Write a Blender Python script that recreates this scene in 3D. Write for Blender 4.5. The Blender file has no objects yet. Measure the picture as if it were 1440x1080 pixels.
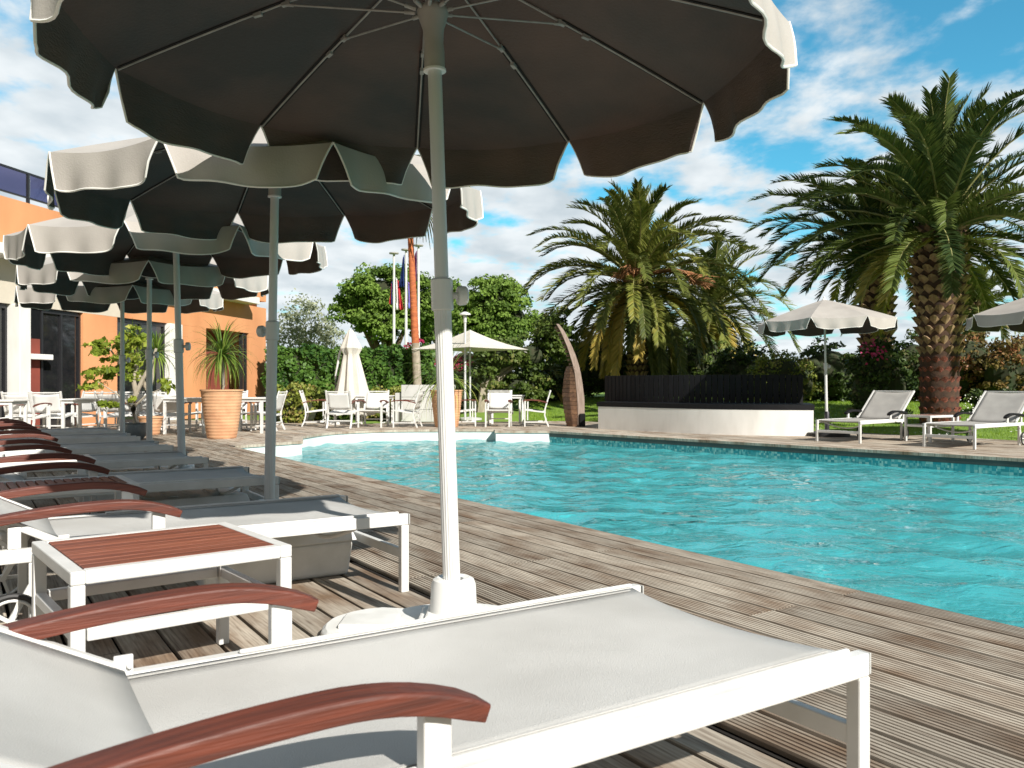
import bpy, bmesh, math, random
import numpy as np
from mathutils import Vector, Matrix
from mathutils.geometry import tessellate_polygon
from math import sin, cos, pi, radians, sqrt, atan2
random.seed(7); RNG = np.random.default_rng(11)
SC = bpy.context.scene; COL = SC.collection
H = 0.9; FPX = 1184.0; HY = 541.0
D1 = Vector((-0.545, 0.838, 0)).normalized(); D2 = Vector((D1.y, -D1.x, 0))
ANG = atan2(D2.y, D2.x)
def F(u, v, z=0.0): return D1 * u + D2 * v + Vector((0, 0, z))
def W(px, D, z=0.0): return Vector(((px - 720) / FPX * D, D, z))          # a direction of view and a distance to metres
def ZY(py, D): return H - (py - HY) / FPX * D

# ------------------------------------------------------------------ materials
def newmat(name):
    m = bpy.data.materials.new(name); m.use_nodes = True
    nt = m.node_tree; nt.nodes.clear()
    out = nt.nodes.new('ShaderNodeOutputMaterial')
    return m, nt, out
def N(nt, t, **kw):
    n = nt.nodes.new(t)
    for k, v in kw.items():
        if hasattr(n, k): setattr(n, k, v)
        else: n.inputs[k].default_value = v
    return n
def L(nt, a, b): nt.links.new(a, b)
def rgb(c): return (c[0], c[1], c[2], 1.0)
def mat(name, c1, c2=None, rough=0.6, scale=8.0, stretch=(1, 1, 1), bump=0.0, bscale=None, metallic=0.0,
        tone=0.0, spec=0.5, trans=0.0, detail=4.0, coat=0.0, ramp=(0.35, 0.65), darktone=None):
    m, nt, out = newmat(name)
    p = N(nt, 'ShaderNodeBsdfPrincipled'); p.inputs['Roughness'].default_value = rough
    p.inputs['Metallic'].default_value = metallic; p.inputs['Specular IOR Level'].default_value = spec
    p.inputs['Coat Weight'].default_value = coat
    c2 = c2 or c1
    tc = N(nt, 'ShaderNodeTexCoord'); mp = N(nt, 'ShaderNodeMapping'); mp.inputs['Scale'].default_value = stretch
    L(nt, tc.outputs['Object'], mp.inputs['Vector'])
    nz = N(nt, 'ShaderNodeTexNoise'); nz.inputs['Scale'].default_value = scale; nz.inputs['Detail'].default_value = detail
    L(nt, mp.outputs[0], nz.inputs['Vector'])
    mr = N(nt, 'ShaderNodeMapRange'); mr.inputs[1].default_value = ramp[0]; mr.inputs[2].default_value = ramp[1]
    L(nt, nz.outputs[0], mr.inputs[0])
    mx = N(nt, 'ShaderNodeMix', data_type='RGBA'); mx.inputs[6].default_value = rgb(c1); mx.inputs[7].default_value = rgb(c2)
    L(nt, mr.outputs[0], mx.inputs[0])
    col = mx.outputs[2]
    if tone:
        at = N(nt, 'ShaderNodeAttribute', attribute_name='tone')
        m2 = N(nt, 'ShaderNodeMapRange'); m2.inputs[3].default_value = 1 - tone; m2.inputs[4].default_value = 1 + tone
        L(nt, at.outputs['Fac'], m2.inputs[0])
        hs = N(nt, 'ShaderNodeVectorMath', operation='SCALE'); L(nt, col, hs.inputs[0]); L(nt, m2.outputs[0], hs.inputs['Scale'])
        col = hs.outputs[0]
    L(nt, col, p.inputs['Base Color'])
    if bump:
        nb = N(nt, 'ShaderNodeTexNoise'); nb.inputs['Scale'].default_value = bscale or scale * 3; nb.inputs['Detail'].default_value = 3
        L(nt, mp.outputs[0], nb.inputs['Vector'])
        b = N(nt, 'ShaderNodeBump'); b.inputs['Strength'].default_value = bump; b.inputs['Distance'].default_value = 0.01
        L(nt, nb.outputs[0], b.inputs['Height']); L(nt, b.outputs[0], p.inputs['Normal'])
    if trans:
        tr = N(nt, 'ShaderNodeBsdfTranslucent'); L(nt, col, tr.inputs['Color'])
        ms = N(nt, 'ShaderNodeMixShader'); ms.inputs[0].default_value = trans
        L(nt, p.outputs[0], ms.inputs[1]); L(nt, tr.outputs[0], ms.inputs[2]); L(nt, ms.outputs[0], out.inputs[0])
    else: L(nt, p.outputs[0], out.inputs[0])
    return m
def leafmat(name, dark, light, warm=None, trans=0.35, rough=0.45, warmth=0.12):
    m, nt, out = newmat(name)
    at = N(nt, 'ShaderNodeAttribute', attribute_name='tone')
    cr = N(nt, 'ShaderNodeValToRGB'); e = cr.color_ramp.elements
    e[0].position = 0.0; e[0].color = rgb(dark); e[1].position = 1 - warmth - 0.08; e[1].color = rgb(light)
    if warm: x = e.new(1 - warmth * 0.5); x.color = rgb(warm)
    L(nt, at.outputs['Fac'], cr.inputs[0])
    p = N(nt, 'ShaderNodeBsdfPrincipled'); p.inputs['Roughness'].default_value = rough; p.inputs['Specular IOR Level'].default_value = 0.22
    L(nt, cr.outputs[0], p.inputs['Base Color'])
    tr = N(nt, 'ShaderNodeBsdfTranslucent'); L(nt, cr.outputs[0], tr.inputs['Color'])
    ms = N(nt, 'ShaderNodeMixShader'); ms.inputs[0].default_value = trans
    L(nt, p.outputs[0], ms.inputs[1]); L(nt, tr.outputs[0], ms.inputs[2]); L(nt, ms.outputs[0], out.inputs[0])
    return m

M = {}
M['white_metal'] = mat('white_powder_coat', (0.70, 0.70, 0.685), (0.60, 0.60, 0.58), rough=0.42, scale=9, detail=8, ramp=(0.4, 0.75), bump=0.04, bscale=90)
M['white_plastic'] = mat('white_plastic', (0.76, 0.76, 0.74), (0.60, 0.60, 0.57), rough=0.45, scale=7, bump=0.05, ramp=(0.45, 0.8))
M['grey_plastic'] = mat('grey_plastic', (0.56, 0.57, 0.56), (0.46, 0.47, 0.46), rough=0.5, scale=9, bump=0.08)
M['sling'] = mat('white_mesh_sling', (0.585, 0.58, 0.56), (0.47, 0.465, 0.445), rough=0.8, scale=2.4, bump=0.35, bscale=420, trans=0.06)
M['chair_sling'] = mat('white_chair_cloth', (0.80, 0.80, 0.78), (0.74, 0.74, 0.72), rough=0.8, scale=5, trans=0.15)
M['taupe_sling'] = mat('taupe_mesh_sling', (0.40, 0.39, 0.37), (0.34, 0.33, 0.315), rough=0.75, scale=6, bump=0.12, bscale=500, trans=0.06)
M['pole'] = mat('white_pole_enamel', (0.70, 0.70, 0.69), (0.60, 0.60, 0.58), rough=0.35, scale=20, stretch=(1, 1, 0.1))
M['grey_pole'] = mat('grey_pole_enamel', (0.62, 0.63, 0.63), (0.54, 0.55, 0.55), rough=0.35, scale=20, stretch=(1, 1, 0.1))
M['hub'] = mat('beige_hub_plastic', (0.42, 0.40, 0.36), (0.36, 0.345, 0.31), rough=0.4, scale=10)
M['canopy_out'] = mat('beige_canopy_cloth', (0.41, 0.385, 0.355), (0.35, 0.325, 0.30), rough=0.85, scale=3, bump=0.15, bscale=120)
M['canopy_in'] = mat('dark_canopy_lining', (0.050, 0.046, 0.043), (0.118, 0.080, 0.066), rough=0.8, scale=1.3, stretch=(1, 1, 3), bump=0.35, bscale=60)  # warm patches in the lining colour stand for sun glowing through the cloth
M['pocket'] = mat('dark_rib_pocket', (0.012, 0.011, 0.010), rough=0.9)
M['piping'] = mat('pale_piping', (0.74, 0.73, 0.70), rough=0.7)
M['rib'] = mat('rib_steel', (0.40, 0.39, 0.36), (0.30, 0.29, 0.27), rough=0.4, scale=20)
def woodmat(name, c1, c2, rough, scale=3.0, st=(1.2, 26, 26), bump=0.25, tone=0.25, coat=0.0, ramp=(0.3, 0.7)):
    return mat(name, c1, c2, rough=rough, scale=scale, stretch=st, bump=bump, bscale=scale * 2.5, tone=tone, detail=6, coat=coat, ramp=ramp)
M['arm_wood'] = woodmat('oiled_red_wood', (0.150, 0.036, 0.019), (0.060, 0.016, 0.010), 0.55, coat=0.0, scale=3.5, bump=0.2)
M['slat_wood'] = woodmat('red_brown_slats', (0.26, 0.085, 0.045), (0.14, 0.040, 0.022), 0.5)
M['black_wood'] = mat('black_stained_wood', (0.010, 0.010, 0.012), (0.006, 0.006, 0.007), rough=0.6, spec=0.2, scale=4, stretch=(8, 8, 1), bump=0.2, tone=0.3)
M['sculpt_wood'] = woodmat('weathered_sculpture_wood', (0.22, 0.12, 0.065), (0.10, 0.05, 0.03), 0.65, st=(6, 6, 6))
M['sculpt_edge'] = woodmat('grey_sculpture_edge', (0.30, 0.23, 0.19), (0.18, 0.13, 0.10), 0.65, st=(10, 10, 1.5))
M['rubber'] = mat('black_rubber', (0.015, 0.015, 0.016), (0.03, 0.03, 0.03), rough=0.6)
M['dark_metal'] = mat('dark_metal', (0.05, 0.05, 0.055), rough=0.4, metallic=0.6)
M['terracotta'] = mat('terracotta', (0.62, 0.36, 0.20), (0.50, 0.26, 0.14), rough=0.8, scale=5, bump=0.15)
M['soil'] = mat('soil', (0.06, 0.04, 0.03), (0.03, 0.02, 0.015), rough=0.95, scale=30, bump=0.5)
M['blue_pot'] = mat('blue_grey_glaze', (0.10, 0.14, 0.17), (0.16, 0.19, 0.21), rough=0.35, scale=6)
M['orange_wall'] = mat('orange_render', (0.70, 0.325, 0.150), (0.57, 0.25, 0.11), rough=0.9, scale=0.9, detail=9, stretch=(1, 1, .5), bump=0.1, bscale=80)
M['red_wall'] = mat('dark_red_render', (0.25, 0.055, 0.035), (0.20, 0.045, 0.03), rough=0.85, scale=3, bump=0.1, bscale=80)
M['cream'] = mat('cream_paint', (0.60, 0.54, 0.45), (0.55, 0.50, 0.41), rough=0.85, scale=2)
M['white_paint'] = mat('white_paint', (0.76, 0.75, 0.72), (0.60, 0.59, 0.555), rough=0.75, scale=2.2, stretch=(1.5, 1.5, .5), detail=8, ramp=(0.45, 0.8), bump=0.05)
M['grey_render'] = mat('pale_grey_render', (0.56, 0.56, 0.54), (0.49, 0.49, 0.475), rough=0.85, scale=3, bump=0.08)
M['trunk'] = mat('bark', (0.17, 0.115, 0.08), (0.07, 0.05, 0.035), rough=0.95, scale=9, stretch=(2, 2, 0.6), bump=0.8, bscale=20)
M['pale_trunk'] = mat('pale_bark', (0.42, 0.37, 0.29), (0.28, 0.24, 0.18), rough=0.9, scale=7, stretch=(2, 2, 0.6), bump=0.6, bscale=16)
M['orange_trunk'] = mat('orange_palm_bark', (0.52, 0.16, 0.055), (0.36, 0.10, 0.04), rough=0.85, scale=6, stretch=(1, 1, 4), bump=0.6, bscale=16)
M['palm_scale'] = mat('palm_leaf_base', (0.42, 0.29, 0.17), (0.20, 0.12, 0.07), rough=0.85, scale=8, bump=0.4, tone=0.35)
M['palm_core'] = mat('palm_trunk_core', (0.085, 0.045, 0.028), (0.04, 0.024, 0.016), rough=0.95, scale=10, bump=0.6)
M['red_fibre'] = mat('red_brown_palm_fibre', (0.26, 0.085, 0.055), (0.13, 0.04, 0.03), rough=0.9, scale=14, stretch=(1, 1, 3), bump=0.8, tone=0.3)
M['fruit'] = mat('orange_fruit_stalks', (0.50, 0.25, 0.11), (0.34, 0.15, 0.07), rough=0.7, tone=0.3)
M['rachis'] = mat('palm_rachis', (0.22, 0.24, 0.09), (0.30, 0.26, 0.10), rough=0.5)
M['palm_leaf'] = leafmat('palm_leaflets', (0.04, 0.062, 0.016), (0.2, 0.22, 0.045), (0.46, 0.34, 0.08), trans=0.22, rough=0.5, warmth=0.16)
M['palm_leaf_lush'] = leafmat('palm_leaflets_lush', (0.026, 0.05, 0.015), (0.15, 0.19, 0.042), (0.40, 0.34, 0.08), trans=0.2, rough=0.48, warmth=0.12)
M['pine'] = leafmat('pine_needles', (0.055, 0.11, 0.02), (0.2, 0.31, 0.055), trans=0.25, rough=0.6)
M['pine_dark'] = leafmat('pine_needles_dark', (0.04, 0.085, 0.016), (0.15, 0.25, 0.045), trans=0.25, rough=0.6)
M['olive'] = leafmat('grey_green_leaves', (0.16, 0.19, 0.11), (0.38, 0.41, 0.27), trans=0.3)
M['hedge'] = leafmat('hedge_leaves', (0.03, 0.085, 0.016), (0.12, 0.23, 0.042), trans=0.25)
M['shrub_y'] = leafmat('yellow_green_leaves', (0.08, 0.12, 0.018), (0.28, 0.32, 0.06), (0.40, 0.32, 0.12), trans=0.35, warmth=0.2)
M['shrub_d'] = leafmat('dark_shrub_leaves', (0.02, 0.042, 0.012), (0.085, 0.13, 0.034), (0.15, 0.13, 0.05), trans=0.2, warmth=0.1)
M['shrub_m'] = leafmat('mid_green_leaves', (0.03, 0.06, 0.013), (0.13, 0.185, 0.04), (0.22, 0.22, 0.07), trans=0.3, warmth=0.12)
M['shrub_r'] = leafmat('russet_leaves', (0.07, 0.06, 0.018), (0.2, 0.155, 0.05), (0.32, 0.14, 0.07), trans=0.25, warmth=0.35)
M['bloom'] = leafmat('magenta_bloom', (0.03, 0.06, 0.02), (0.45, 0.03, 0.09), (0.55, 0.06, 0.20), trans=0.3, warmth=0.4)
M['yucca'] = leafmat('strap_leaves', (0.06, 0.12, 0.018), (0.22, 0.32, 0.05), (0.55, 0.52, 0.16), trans=0.3, warmth=0.15)
M['lime'] = leafmat('lime_leaves', (0.09, 0.15, 0.02), (0.33, 0.40, 0.05), (0.5, 0.5, 0.12), trans=0.4, warmth=0.15)
M['grass'] = leafmat('grass_blades', (0.12, 0.22, 0.016), (0.28, 0.42, 0.04), trans=0.35)
M['lawn'] = mat('lawn_soil', (0.13, 0.23, 0.025), (0.19, 0.30, 0.035), rough=0.95, scale=1.3, bump=0.6, bscale=60)
M['daisy'] = mat('daisy_white', (0.8, 0.8, 0.76), rough=0.7)
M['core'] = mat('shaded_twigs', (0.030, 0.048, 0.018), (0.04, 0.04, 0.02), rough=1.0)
M['under'] = mat('joist_ground', (0.012, 0.010, 0.009), (0.02, 0.017, 0.014), rough=1.0)
M['parasol_cream'] = mat('cream_parasol_cloth', (0.72, 0.69, 0.62), (0.66, 0.63, 0.56), rough=0.85, scale=3, trans=0.18)
M['stain_fascia'] = mat('dark_green_fascia', (0.060, 0.085, 0.080), (0.040, 0.060, 0.058), rough=0.6, scale=4)
M['liner'] = mat('white_pool_liner', (0.72, 0.76, 0.74), (0.66, 0.70, 0.69), rough=0.5, scale=2)
M['flag_blue'] = mat('flag_blue', (0.012, 0.03, 0.16), rough=0.7); M['flag_white'] = mat('flag_white', (0.75, 0.75, 0.75), rough=0.7)
M['flag_red'] = mat('flag_red', (0.55, 0.03, 0.04), rough=0.7); M['flag_purple'] = mat('flag_purple', (0.14, 0.02, 0.10), rough=0.7)
M['flag_lilac'] = mat('flag_lilac', (0.35, 0.12, 0.45), (0.15, 0.2, 0.6), rough=0.7, scale=2)
M['glass_dark'] = mat('dark_window_glass', (0.012, 0.013, 0.015), (0.02, 0.02, 0.022), rough=0.04, spec=0.8)

def deckmat():
    m, nt, out = newmat('weathered_deck_boards')
    p = N(nt, 'ShaderNodeBsdfPrincipled'); p.inputs['Roughness'].default_value = 0.78; p.inputs['Specular IOR Level'].default_value = 0.3
    tc = N(nt, 'ShaderNodeTexCoord'); at = N(nt, 'ShaderNodeAttribute', attribute_name='tone')
    off = N(nt, 'ShaderNodeVectorMath', operation='SCALE'); off.inputs['Scale'].default_value = 37.0
    L(nt, at.outputs['Vector'], off.inputs[0])
    ad = N(nt, 'ShaderNodeVectorMath', operation='ADD'); L(nt, tc.outputs['Object'], ad.inputs[0]); L(nt, off.outputs[0], ad.inputs[1])
    def noise(sc, st, det=5, dist=0.0):
        mp = N(nt, 'ShaderNodeMapping'); mp.inputs['Scale'].default_value = st; L(nt, ad.outputs[0], mp.inputs[0])
        n = N(nt, 'ShaderNodeTexNoise'); n.inputs['Scale'].default_value = sc; n.inputs['Detail'].default_value = det; n.inputs['Distortion'].default_value = dist
        L(nt, mp.outputs[0], n.inputs['Vector']); return n.outputs[0]
    g = noise(3.0, (42, 1.6, 1), 8, 0.15); blot = noise(2.0, (2.6, 1.1, 1), 5)
    cr = N(nt, 'ShaderNodeValToRGB'); e = cr.color_ramp.elements
    e[0].position = 0.28; e[0].color = rgb((0.20, 0.155, 0.12)); e[1].position = 0.72; e[1].color = rgb((0.53, 0.475, 0.40))
    x = e.new(0.45); x.color = rgb((0.37, 0.325, 0.27)); L(nt, g, cr.inputs[0])
    cr2 = N(nt, 'ShaderNodeValToRGB'); e = cr2.color_ramp.elements
    e[0].position = 0.30; e[0].color = rgb((0.55, 0.42, 0.33)); e[1].position = 0.56; e[1].color = rgb((1.06, 1.05, 1.03)); L(nt, blot, cr2.inputs[0])
    mu = N(nt, 'ShaderNodeMix', data_type='RGBA', blend_type='MULTIPLY'); mu.inputs[0].default_value = 1.0
    L(nt, cr.outputs[0], mu.inputs[6]); L(nt, cr2.outputs[0], mu.inputs[7])
    mr = N(nt, 'ShaderNodeMapRange'); mr.inputs[3].default_value = 0.72; mr.inputs[4].default_value = 1.2; L(nt, at.outputs['Fac'], mr.inputs[0])
    sc = N(nt, 'ShaderNodeVectorMath', operation='SCALE'); L(nt, mu.outputs[2], sc.inputs[0]); L(nt, mr.outputs[0], sc.inputs['Scale'])
    L(nt, sc.outputs[0], p.inputs['Base Color'])
    b = N(nt, 'ShaderNodeBump'); b.inputs['Strength'].default_value = 0.35; b.inputs['Distance'].default_value = 0.004
    L(nt, g, b.inputs['Height']); L(nt, b.outputs[0], p.inputs['Normal']); L(nt, p.outputs[0], out.inputs[0])
    return m
M['deck'] = deckmat()
def mosaic(name, cols, scale, rough=0.2):
    m, nt, out = newmat(name); p = N(nt, 'ShaderNodeBsdfPrincipled'); p.inputs['Roughness'].default_value = rough
    tc = N(nt, 'ShaderNodeTexCoord'); sn = N(nt, 'ShaderNodeVectorMath', operation='SCALE'); sn.inputs['Scale'].default_value = scale
    L(nt, tc.outputs['Object'], sn.inputs[0])
    fl = N(nt, 'ShaderNodeVectorMath', operation='FLOOR'); L(nt, sn.outputs[0], fl.inputs[0])
    wn = N(nt, 'ShaderNodeTexWhiteNoise'); L(nt, fl.outputs[0], wn.inputs['Vector'])
    cr = N(nt, 'ShaderNodeValToRGB'); cr.color_ramp.interpolation = 'CONSTANT'; e = cr.color_ramp.elements
    e[0].color = rgb(cols[0]); e[0].position = 0; e[1].color = rgb(cols[1]); e[1].position = 1 / len(cols)
    for i, c in enumerate(cols[2:]): x = e.new((i + 2) / len(cols)); x.color = rgb(c)
    L(nt, wn.outputs['Value'], cr.inputs[0]); L(nt, cr.outputs[0], p.inputs['Base Color']); L(nt, p.outputs[0], out.inputs[0])
    return m
M['mosaic'] = mosaic('teal_mosaic', [(0.05, 0.36, 0.40), (0.18, 0.58, 0.58), (0.09, 0.46, 0.50), (0.55, 0.80, 0.74), (0.26, 0.66, 0.66), (0.05, 0.42, 0.48)], 30)
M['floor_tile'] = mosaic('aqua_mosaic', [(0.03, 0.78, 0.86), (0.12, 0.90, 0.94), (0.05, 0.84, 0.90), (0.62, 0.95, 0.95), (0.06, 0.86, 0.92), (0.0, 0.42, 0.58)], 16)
def watermat():
    m, nt, out = newmat('pool_water')
    tc = N(nt, 'ShaderNodeTexCoord')
    def ns(scale, st, det, dist=0.0):
        mp = N(nt, 'ShaderNodeMapping'); mp.inputs['Scale'].default_value = st; mp.inputs['Rotation'].default_value = (0, 0, 0.35); L(nt, tc.outputs['Object'], mp.inputs[0])
        n = N(nt, 'ShaderNodeTexNoise'); n.inputs['Scale'].default_value = scale; n.inputs['Detail'].default_value = det; n.inputs['Distortion'].default_value = dist
        L(nt, mp.outputs[0], n.inputs['Vector']); return n.outputs[0]
    a = ns(0.85, (1, 1.5, 1), 2, 0.8); b = ns(3.6, (1, 1.4, 1), 3, 1.0); c = ns(13.0, (1, 1.2, 1), 2)
    def mul(x, k):
        q = N(nt, 'ShaderNodeMath', operation='MULTIPLY'); q.inputs[1].default_value = k; L(nt, x, q.inputs[0]); return q.outputs[0]
    def add(x, y):
        q = N(nt, 'ShaderNodeMath', operation='ADD'); L(nt, x, q.inputs[0]); L(nt, y, q.inputs[1]); return q.outputs[0]
    h = add(add(mul(a, 1.3), mul(b, 0.55)), mul(c, 0.11))
    bp = N(nt, 'ShaderNodeBump'); bp.inputs['Strength'].default_value = 1.0; bp.inputs['Distance'].default_value = WATER_BUMP; L(nt, h, bp.inputs['Height'])
    fr = N(nt, 'ShaderNodeFresnel'); fr.inputs['IOR'].default_value = 1.33; L(nt, bp.outputs[0], fr.inputs['Normal'])
    gl = N(nt, 'ShaderNodeBsdfGlossy'); gl.inputs['Roughness'].default_value = 0.02; L(nt, bp.outputs[0], gl.inputs['Normal'])
    rf = N(nt, 'ShaderNodeBsdfRefraction'); rf.inputs['IOR'].default_value = 1.33; rf.inputs['Roughness'].default_value = 0.0; rf.inputs['Color'].default_value = (0.84, 1.0, 1.0, 1)
    L(nt, bp.outputs[0], rf.inputs['Normal'])
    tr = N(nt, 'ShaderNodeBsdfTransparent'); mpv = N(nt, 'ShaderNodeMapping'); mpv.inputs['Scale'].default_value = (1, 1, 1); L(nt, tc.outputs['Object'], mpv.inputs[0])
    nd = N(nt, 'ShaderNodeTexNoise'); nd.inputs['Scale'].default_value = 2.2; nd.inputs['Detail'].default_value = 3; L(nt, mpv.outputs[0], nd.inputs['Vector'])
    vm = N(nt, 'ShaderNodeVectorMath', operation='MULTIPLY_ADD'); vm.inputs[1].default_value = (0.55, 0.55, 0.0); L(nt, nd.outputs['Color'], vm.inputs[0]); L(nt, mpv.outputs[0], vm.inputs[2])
    vo = N(nt, 'ShaderNodeTexVoronoi', feature='DISTANCE_TO_EDGE'); vo.inputs['Scale'].default_value = 2.6; L(nt, vm.outputs[0], vo.inputs['Vector'])  # cell edges: caustic light painted into the transparent colour as a bright net
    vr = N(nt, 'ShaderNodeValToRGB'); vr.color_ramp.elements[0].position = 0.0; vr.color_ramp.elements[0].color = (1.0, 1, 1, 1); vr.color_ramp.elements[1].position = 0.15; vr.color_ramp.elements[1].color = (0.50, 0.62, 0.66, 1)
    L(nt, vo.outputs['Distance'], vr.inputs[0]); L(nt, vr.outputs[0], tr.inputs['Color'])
    m1 = N(nt, 'ShaderNodeMixShader'); m1.inputs[0].default_value = 0.9; L(nt, tr.outputs[0], m1.inputs[1]); L(nt, rf.outputs[0], m1.inputs[2])
    df = N(nt, 'ShaderNodeBsdfDiffuse'); df.inputs['Color'].default_value = (0.16, 0.89, 0.94, 1); L(nt, bp.outputs[0], df.inputs['Normal'])
    m0 = N(nt, 'ShaderNodeMixShader'); m0.inputs[0].default_value = 0.34; L(nt, m1.outputs[0], m0.inputs[1]); L(nt, df.outputs[0], m0.inputs[2]); m1 = m0
    m2 = N(nt, 'ShaderNodeMixShader'); L(nt, fr.outputs[0], m2.inputs[0]); L(nt, m1.outputs[0], m2.inputs[1]); L(nt, gl.outputs[0], m2.inputs[2])
    L(nt, m2.outputs[0], out.inputs[0]); return m
WATER_BUMP = 0.035; WAVE = 0.95
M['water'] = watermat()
def railglass():
    m, nt, out = newmat('tinted_railing_glass')
    gl = N(nt, 'ShaderNodeBsdfGlossy'); gl.inputs['Roughness'].default_value = 0.03; gl.inputs['Color'].default_value = (0.8, 0.8, 1, 1)
    tr = N(nt, 'ShaderNodeBsdfTransparent'); tr.inputs['Color'].default_value = (0.30, 0.30, 0.46, 1)
    ms = N(nt, 'ShaderNodeMixShader'); ms.inputs[0].default_value = 0.12; L(nt, tr.outputs[0], ms.inputs[1]); L(nt, gl.outputs[0], ms.inputs[2])
    L(nt, ms.outputs[0], out.inputs[0]); return m
M['rail_glass'] = railglass()

# ------------------------------------------------------------------ mesh builder
class MB:
    def __init__(s): s.v = []; s.f = []; s.mi = []; s.t = []
    def add(s, vs, fs, mi=0, tone=None):
        b = len(s.v); s.v += [tuple(x) for x in vs]
        for f in fs:
            s.f.append(tuple(b + i for i in f)); s.mi.append(mi); s.t.append(random.random() if tone is None else tone)
        return s
    def box(s, c, size, rot=0.0, mi=0, tone=None, mtx=None, taper=1.0):
        hx, hy, hz = size[0] / 2, size[1] / 2, size[2] / 2
        vs = [Vector((x * hx * (taper if z > 0 else 1), y * hy * (taper if z > 0 else 1), z * hz)) for z in (-1, 1) for x, y in ((-1, -1), (1, -1), (1, 1), (-1, 1))]
        m = mtx if mtx is not None else Matrix.Rotation(rot, 4, 'Z')
        vs = [m @ q + Vector(c) for q in vs]
        t = random.random() if tone is None else tone
        return s.add(vs, [(0, 3, 2, 1), (4, 5, 6, 7), (0, 1, 5, 4), (1, 2, 6, 5), (2, 3, 7, 6), (3, 0, 4, 7)], mi, t)
    def bar(s, p0, p1, w, h, up=(0, 0, 1), mi=0, tone=None):
        p0, p1 = Vector(p0), Vector(p1); d = (p1 - p0); ln = d.length; d.normalize(); u = Vector(up)
        x = d.cross(u)
        if x.length < 1e-4: x = d.cross(Vector((1, 0, 0)))
        x.normalize(); z = x.cross(d)
        vs = [p + x * a * w / 2 + z * b * h / 2 for p in (p0, p1) for a, b in ((-1, -1), (1, -1), (1, 1), (-1, 1))]
        t = random.random() if tone is None else tone
        return s.add(vs, [(0, 1, 2, 3), (4, 7, 6, 5), (0, 4, 5, 1), (1, 5, 6, 2), (2, 6, 7, 3), (3, 7, 4, 0)], mi, t)
    def sweep(s, pts, prof, up=(0, 0, 1), mi=0, scales=None, tone=None, closed=True):
        """profile (list of 2-D points) swept along pts"""
        pts = [Vector(p) for p in pts]; n = len(prof); rings = []
        for i, p in enumerate(pts):
            d = (pts[min(i + 1, len(pts) - 1)] - pts[max(i - 1, 0)]).normalized()
            x = d.cross(Vector(up))
            if x.length < 1e-4: x = d.cross(Vector((1, 0, 0)))
            x.normalize(); z = x.cross(d); k = scales[i] if scales else 1.0
            rings.append([p + x * a * k + z * b * k for a, b in prof])
        vs = [q for r in rings for q in r]; fs = []
        for i in range(len(pts) - 1):
            for j in range(n): fs.append((i * n + j, i * n + (j + 1) % n, (i + 1) * n + (j + 1) % n, (i + 1) * n + j))
        fs.append(tuple(range(n - 1, -1, -1))); fs.append(tuple((len(pts) - 1) * n + j for j in range(n)))
        t = random.random() if tone is None else tone
        return s.add(vs, fs, mi, t)
    def tube(s, pts, r, n=10, mi=0, tone=None):
        rr = r if isinstance(r, (list, tuple)) else [r] * len(pts)
        return s.sweep(pts, [(cos(2 * pi * k / n), sin(2 * pi * k / n)) for k in range(n)], mi=mi, scales=rr, tone=tone)
    def lathe(s, prof, n=32, c=(0, 0, 0), mi=0, flutes=0, fdepth=0.0, tone=None):
        vs = []; fs = []; m = len(prof)
        for k in range(n):
            a = 2 * pi * k / n; q = 1 + (fdepth if flutes and k % 2 else 0)
            for r, z in prof: vs.append((c[0] + r * q * cos(a), c[1] + r * q * sin(a), c[2] + z))
        for k in range(n):
            for j in range(m - 1):
                a, b = k * m + j, ((k + 1) % n) * m + j; fs.append((a, b, b + 1, a + 1))
        if prof[0][0] > 1e-6: fs.append(tuple(k * m for k in range(n - 1, -1, -1)))
        if prof[-1][0] > 1e-6: fs.append(tuple(k * m + m - 1 for k in range(n)))
        return s.add(vs, fs, mi, random.random() if tone is None else tone)
    def prism(s, poly, z0, z1, mi=0, tone=None):
        n = len(poly); vs = [(p[0], p[1], z0) for p in poly] + [(p[0], p[1], z1) for p in poly]
        fs = [tuple(range(n - 1, -1, -1)), tuple(range(n, 2 * n))] + [(i, (i + 1) % n, n + (i + 1) % n, n + i) for i in range(n)]
        return s.add(vs, fs, mi, random.random() if tone is None else tone)
    def build(s, name, mats, parent=None, bevel=0.0, smooth=False, segs=2):
        me = bpy.data.meshes.new(name); me.from_pydata(s.v, [], s.f)
        if not isinstance(mats, (list, tuple)): mats = [mats]
        for m in mats: me.materials.append(M[m] if isinstance(m, str) else m)
        me.polygons.foreach_set('material_index', s.mi)
        a = me.attributes.new('tone', 'FLOAT', 'FACE'); a.data.foreach_set('value', s.t)
        if smooth: me.polygons.foreach_set('use_smooth', [True] * len(s.f))
        me.update()
        if smooth:
            try: me.set_sharp_from_angle(angle=radians(38))
            except Exception: pass
        o = bpy.data.objects.new(name, me); COL.objects.link(o)
        if parent is not None: o.parent = parent
        if bevel:
            b = o.modifiers.new('bevel', 'BEVEL'); b.width = bevel; b.segments = segs; b.limit_method = 'ANGLE'; b.angle_limit = radians(40)
        return o
def tag(o, label, cat, group=None):
    o['label'] = label; o['category'] = cat
    if group: o['group'] = group
    return o
def struct(o): o['kind'] = 'structure'; return o
def empty(name, loc=(0, 0, 0), rz=0.0):
    o = bpy.data.objects.new(name, None); COL.objects.link(o); o.location = loc; o.rotation_euler = (0, 0, rz); o.empty_display_size = 0.1
    return o
def kids(o): return [c for c in bpy.data.objects if c.parent == o]
def copy_tree(o, parent=None):
    c = o.copy(); COL.objects.link(c)
    if parent is not None: c.parent = parent
    for k in KIDS.get(o.name) or kids(o): copy_tree(k, c)
    return c
KIDS = {}
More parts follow.
